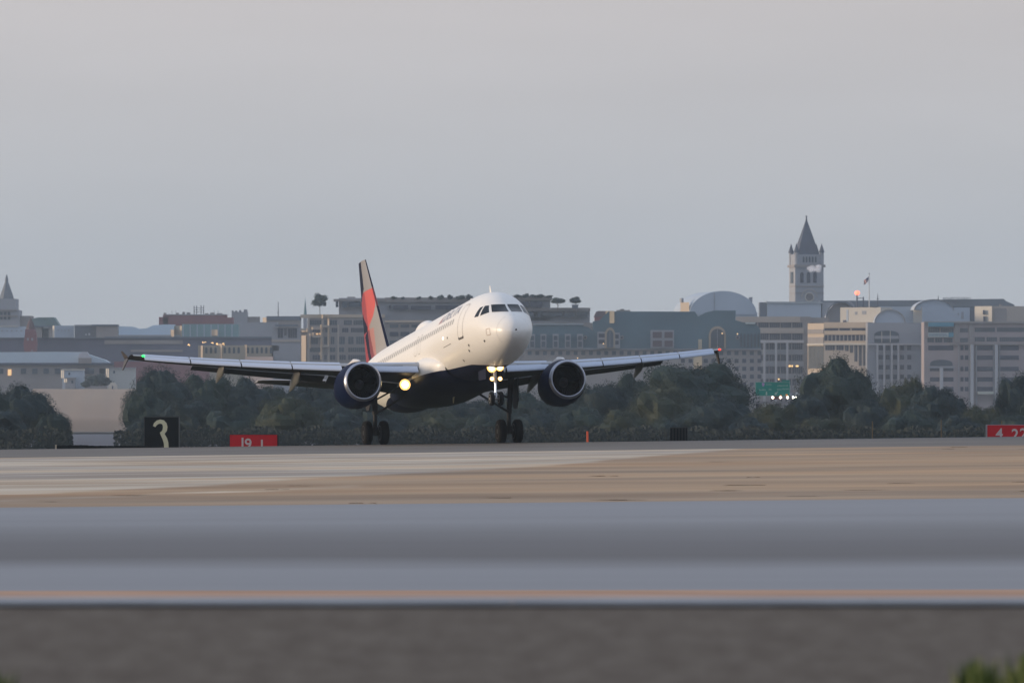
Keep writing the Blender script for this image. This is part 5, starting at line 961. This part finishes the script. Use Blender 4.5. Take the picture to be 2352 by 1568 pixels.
# ------------------------------------------------------------------ signs beyond the runway edge
DS = 612.0
def gbase(x, d): return ground_z(d, PX(x, d)) - .05
s3 = Bld('distance_sign', 'tall black runway distance sign with a cream number three', 'sign', 331, DS, base=gbase(370, DS)); blk = mat('sign_black', (.006, .008, .010), .6, spec=.15)
pn = s3.part('sign_panel', blk, (331, 411, 957, 1048), 0, .5); s3.part('frame', mat('sign_frame', (.03, .035, .04), .5), [(330.5, 411.5, 956, 958.2), (409.5, 412, 957, 1048), (330.3, 332, 957, 1048)], -.04, .52, pn); s3.part('leg', stone2, [(345, 348, 1046, None), (395, 398, 1046, None)], .2, .3)
def stroke(T, pts, wd, y0, y1, name, m, par):
    g = MB(); L_, R_ = [], []
    for i, (x, y) in enumerate(pts):
        a_ = pts[max(0, i-1)]; b_ = pts[min(len(pts)-1, i+1)]; dx, dy = b_[0]-a_[0], b_[1]-a_[1]; l_ = math.hypot(dx, dy) or 1; w_ = wd[i]/2 if isinstance(wd, list) else wd/2
        L_.append((T.X(x - dy/l_*w_), T.Z(y + dx/l_*w_))); R_.append((T.X(x + dy/l_*w_), T.Z(y - dx/l_*w_)))
    for i in range(len(pts)-1): g.prism([L_[i], L_[i+1], R_[i+1], R_[i]], y0, y1 + .001*(i % 2))
    return g.build(name, m, par)
a3 = [(357 + (9.5)*(1) + 11*math.cos(math.pi*(1.02 - t*1.42)) , 976 - 8.5*math.sin(math.pi*(1.02 - t*1.42))) for t in [i/12 for i in range(13)]]
a3 = [(354, 979), (357, 973.5), (362, 969.3), (368, 967.6), (374, 969), (378, 973.5), (379.5, 980), (378.5, 987), (375, 992.5), (369, 996)]
b3 = [(371, 993), (375, 1000), (379, 1008), (381.5, 1017), (382, 1026), (380, 1034), (374, 1040), (366, 1042), (358, 1040)]
crm = mat('number_cream', (.62, .58, .40), .6)
stroke(s3, a3, [6, 8, 9, 9.5, 10, 10, 10.5, 10.5, 9, 7], -.03, 0, 'number', crm, pn); stroke(s3, b3, [8, 9.5, 10.5, 10.5, 10.5, 10.5, 9, 8, 6], -.034, -.002, 'number', crm, pn)
mt_ = Bld('black_strip', 'low ragged black strip lying left of the number three sign', 'rubber strip', 130, 606, base=gbase(230, 606)); g = MB(); rr = random.Random(5)  # dark streak along the runway edge, built as a low black strip
for i in range(88):
    x = 130 + i*2.75; yb = 1031 - (x-130)*.013; yt = yb - (8.2 if x < 200 else 6.6 - (x-200)*.014) - rr.uniform(0, .9); mt_.bx(g, x, x+2.75, yt, yb + 3, rr.uniform(0, .1), .6)
g.build('strip', blk, mt_.root); mt_.part('end_block', warmst, (126.5, 130, 1021, 1032), 0, .5)
redm = mat('sign_red', (.50, .003, .012), .6, spec=.3, var=.08, vscale=1.5); whm = mat('sign_white', (.55, .47, .47), .5)
def redsign(x0, x1, yt, glyphs, label, side):
    s = Bld('runway_hold_sign', label, 'sign', x0, DS, base=gbase((x0+x1)/2, DS)); p = s.part('sign_panel', redm, (x0, x1, yt, yt + 40), 0, .3); s.part('housing', blk if side > 0 else stone2, (x0-.8, x1+3.5, yt-.6, yt+40), .05, .5) if side > 0 else s.part('housing', stone2, (x0-3, x1, yt-1.5, yt+40), .05, .5)
    for txt, gx, gy, gh in glyphs:
        cu = bpy.data.curves.new('t', 'FONT'); cu.body = txt; cu.size = gh*mpp(DS)*1.42; cu.extrude = .01; cu.offset = .012; tob = bpy.data.objects.new('t', cu); me = bpy.data.meshes.new_from_object(tob); bpy.data.objects.remove(tob); bpy.data.curves.remove(cu)
        me.transform(Matrix.Rotation(R(90), 4, 'X')); me.materials.clear(); me.materials.append(whm); me.name = 'letter'; o = bpy.data.objects.new('letter', me); COL.objects.link(o); o.parent = p; o.location = (s.X(gx), -.012, s.Z(gy + gh))
redsign(528, 636.5, 998.3, [('1', 548.5, 1004.5, 24), ('9', 561.5, 1006.5, 24), ('1', 593, 1009, 24)], 'red sign with white 19 and 1, half hidden by the runway edge at left', 1)
redsign(2268, 2400, 976, [('4', 2287, 983, 24), ('2', 2323, 984.5, 24), ('2', 2342, 983, 24)], 'red sign with white numerals cut by the right edge of the photo', -1)
bk_ = Bld('equipment_box', 'small black box standing right of the orange post', 'box', 1538, DS, base=gbase(1558, DS)); o = bk_.part('box', blk, (1539, 1579, 982, 1025), 0, .6); bk_.part('lid', mat('sign_frame', (.03, .03, .03)), (1538, 1580, 980.5, 982.4), -.03, .63, o); bk_.part('rib', mat('sign_frame', (.03, .03, .03)), [(1545 + i*7, 1546.5 + i*7, 983, 1020) for i in range(5)], -.025, .001, o)
def post(x, yt, d, m, w_, label, grp):
    e_ = empty('marker_post', (PX(x, d), d, gbase(x, d))); tag(e_, label, 'post', grp); h = PZ(yt, d) - gbase(x, d); g = MB(); r = w_*mpp(d)/2; g.tube((0, 0, 0), (-.03, 0, h), r, r*.85, 10); g.build('stake', m, e_); g = MB(); g.tube((0, 0, 0), (0, 0, .06), r*2.2, r*2, 10); g.build('base', blk, e_)
post(1350.5, 990, 615, mat('marker_orange', (.62, .09, .035), .6), 5.5, 'bright orange marker post between the port engine and the black box', 'marker posts beyond the runway')
tanp = mat('marker_tan', (.09, .065, .035), .8)
for x, yt, lab in ((2005, 967, 'faint tan marker post below the domed tree'), (2163, 964, 'faint tan marker post left of the right red sign'), (2302, 966, 'faint rusty marker post just above the right red sign')): post(x, yt, 690, tanp, 2.6, lab, 'marker posts beyond the runway')
print('objects', len(COL.objects))
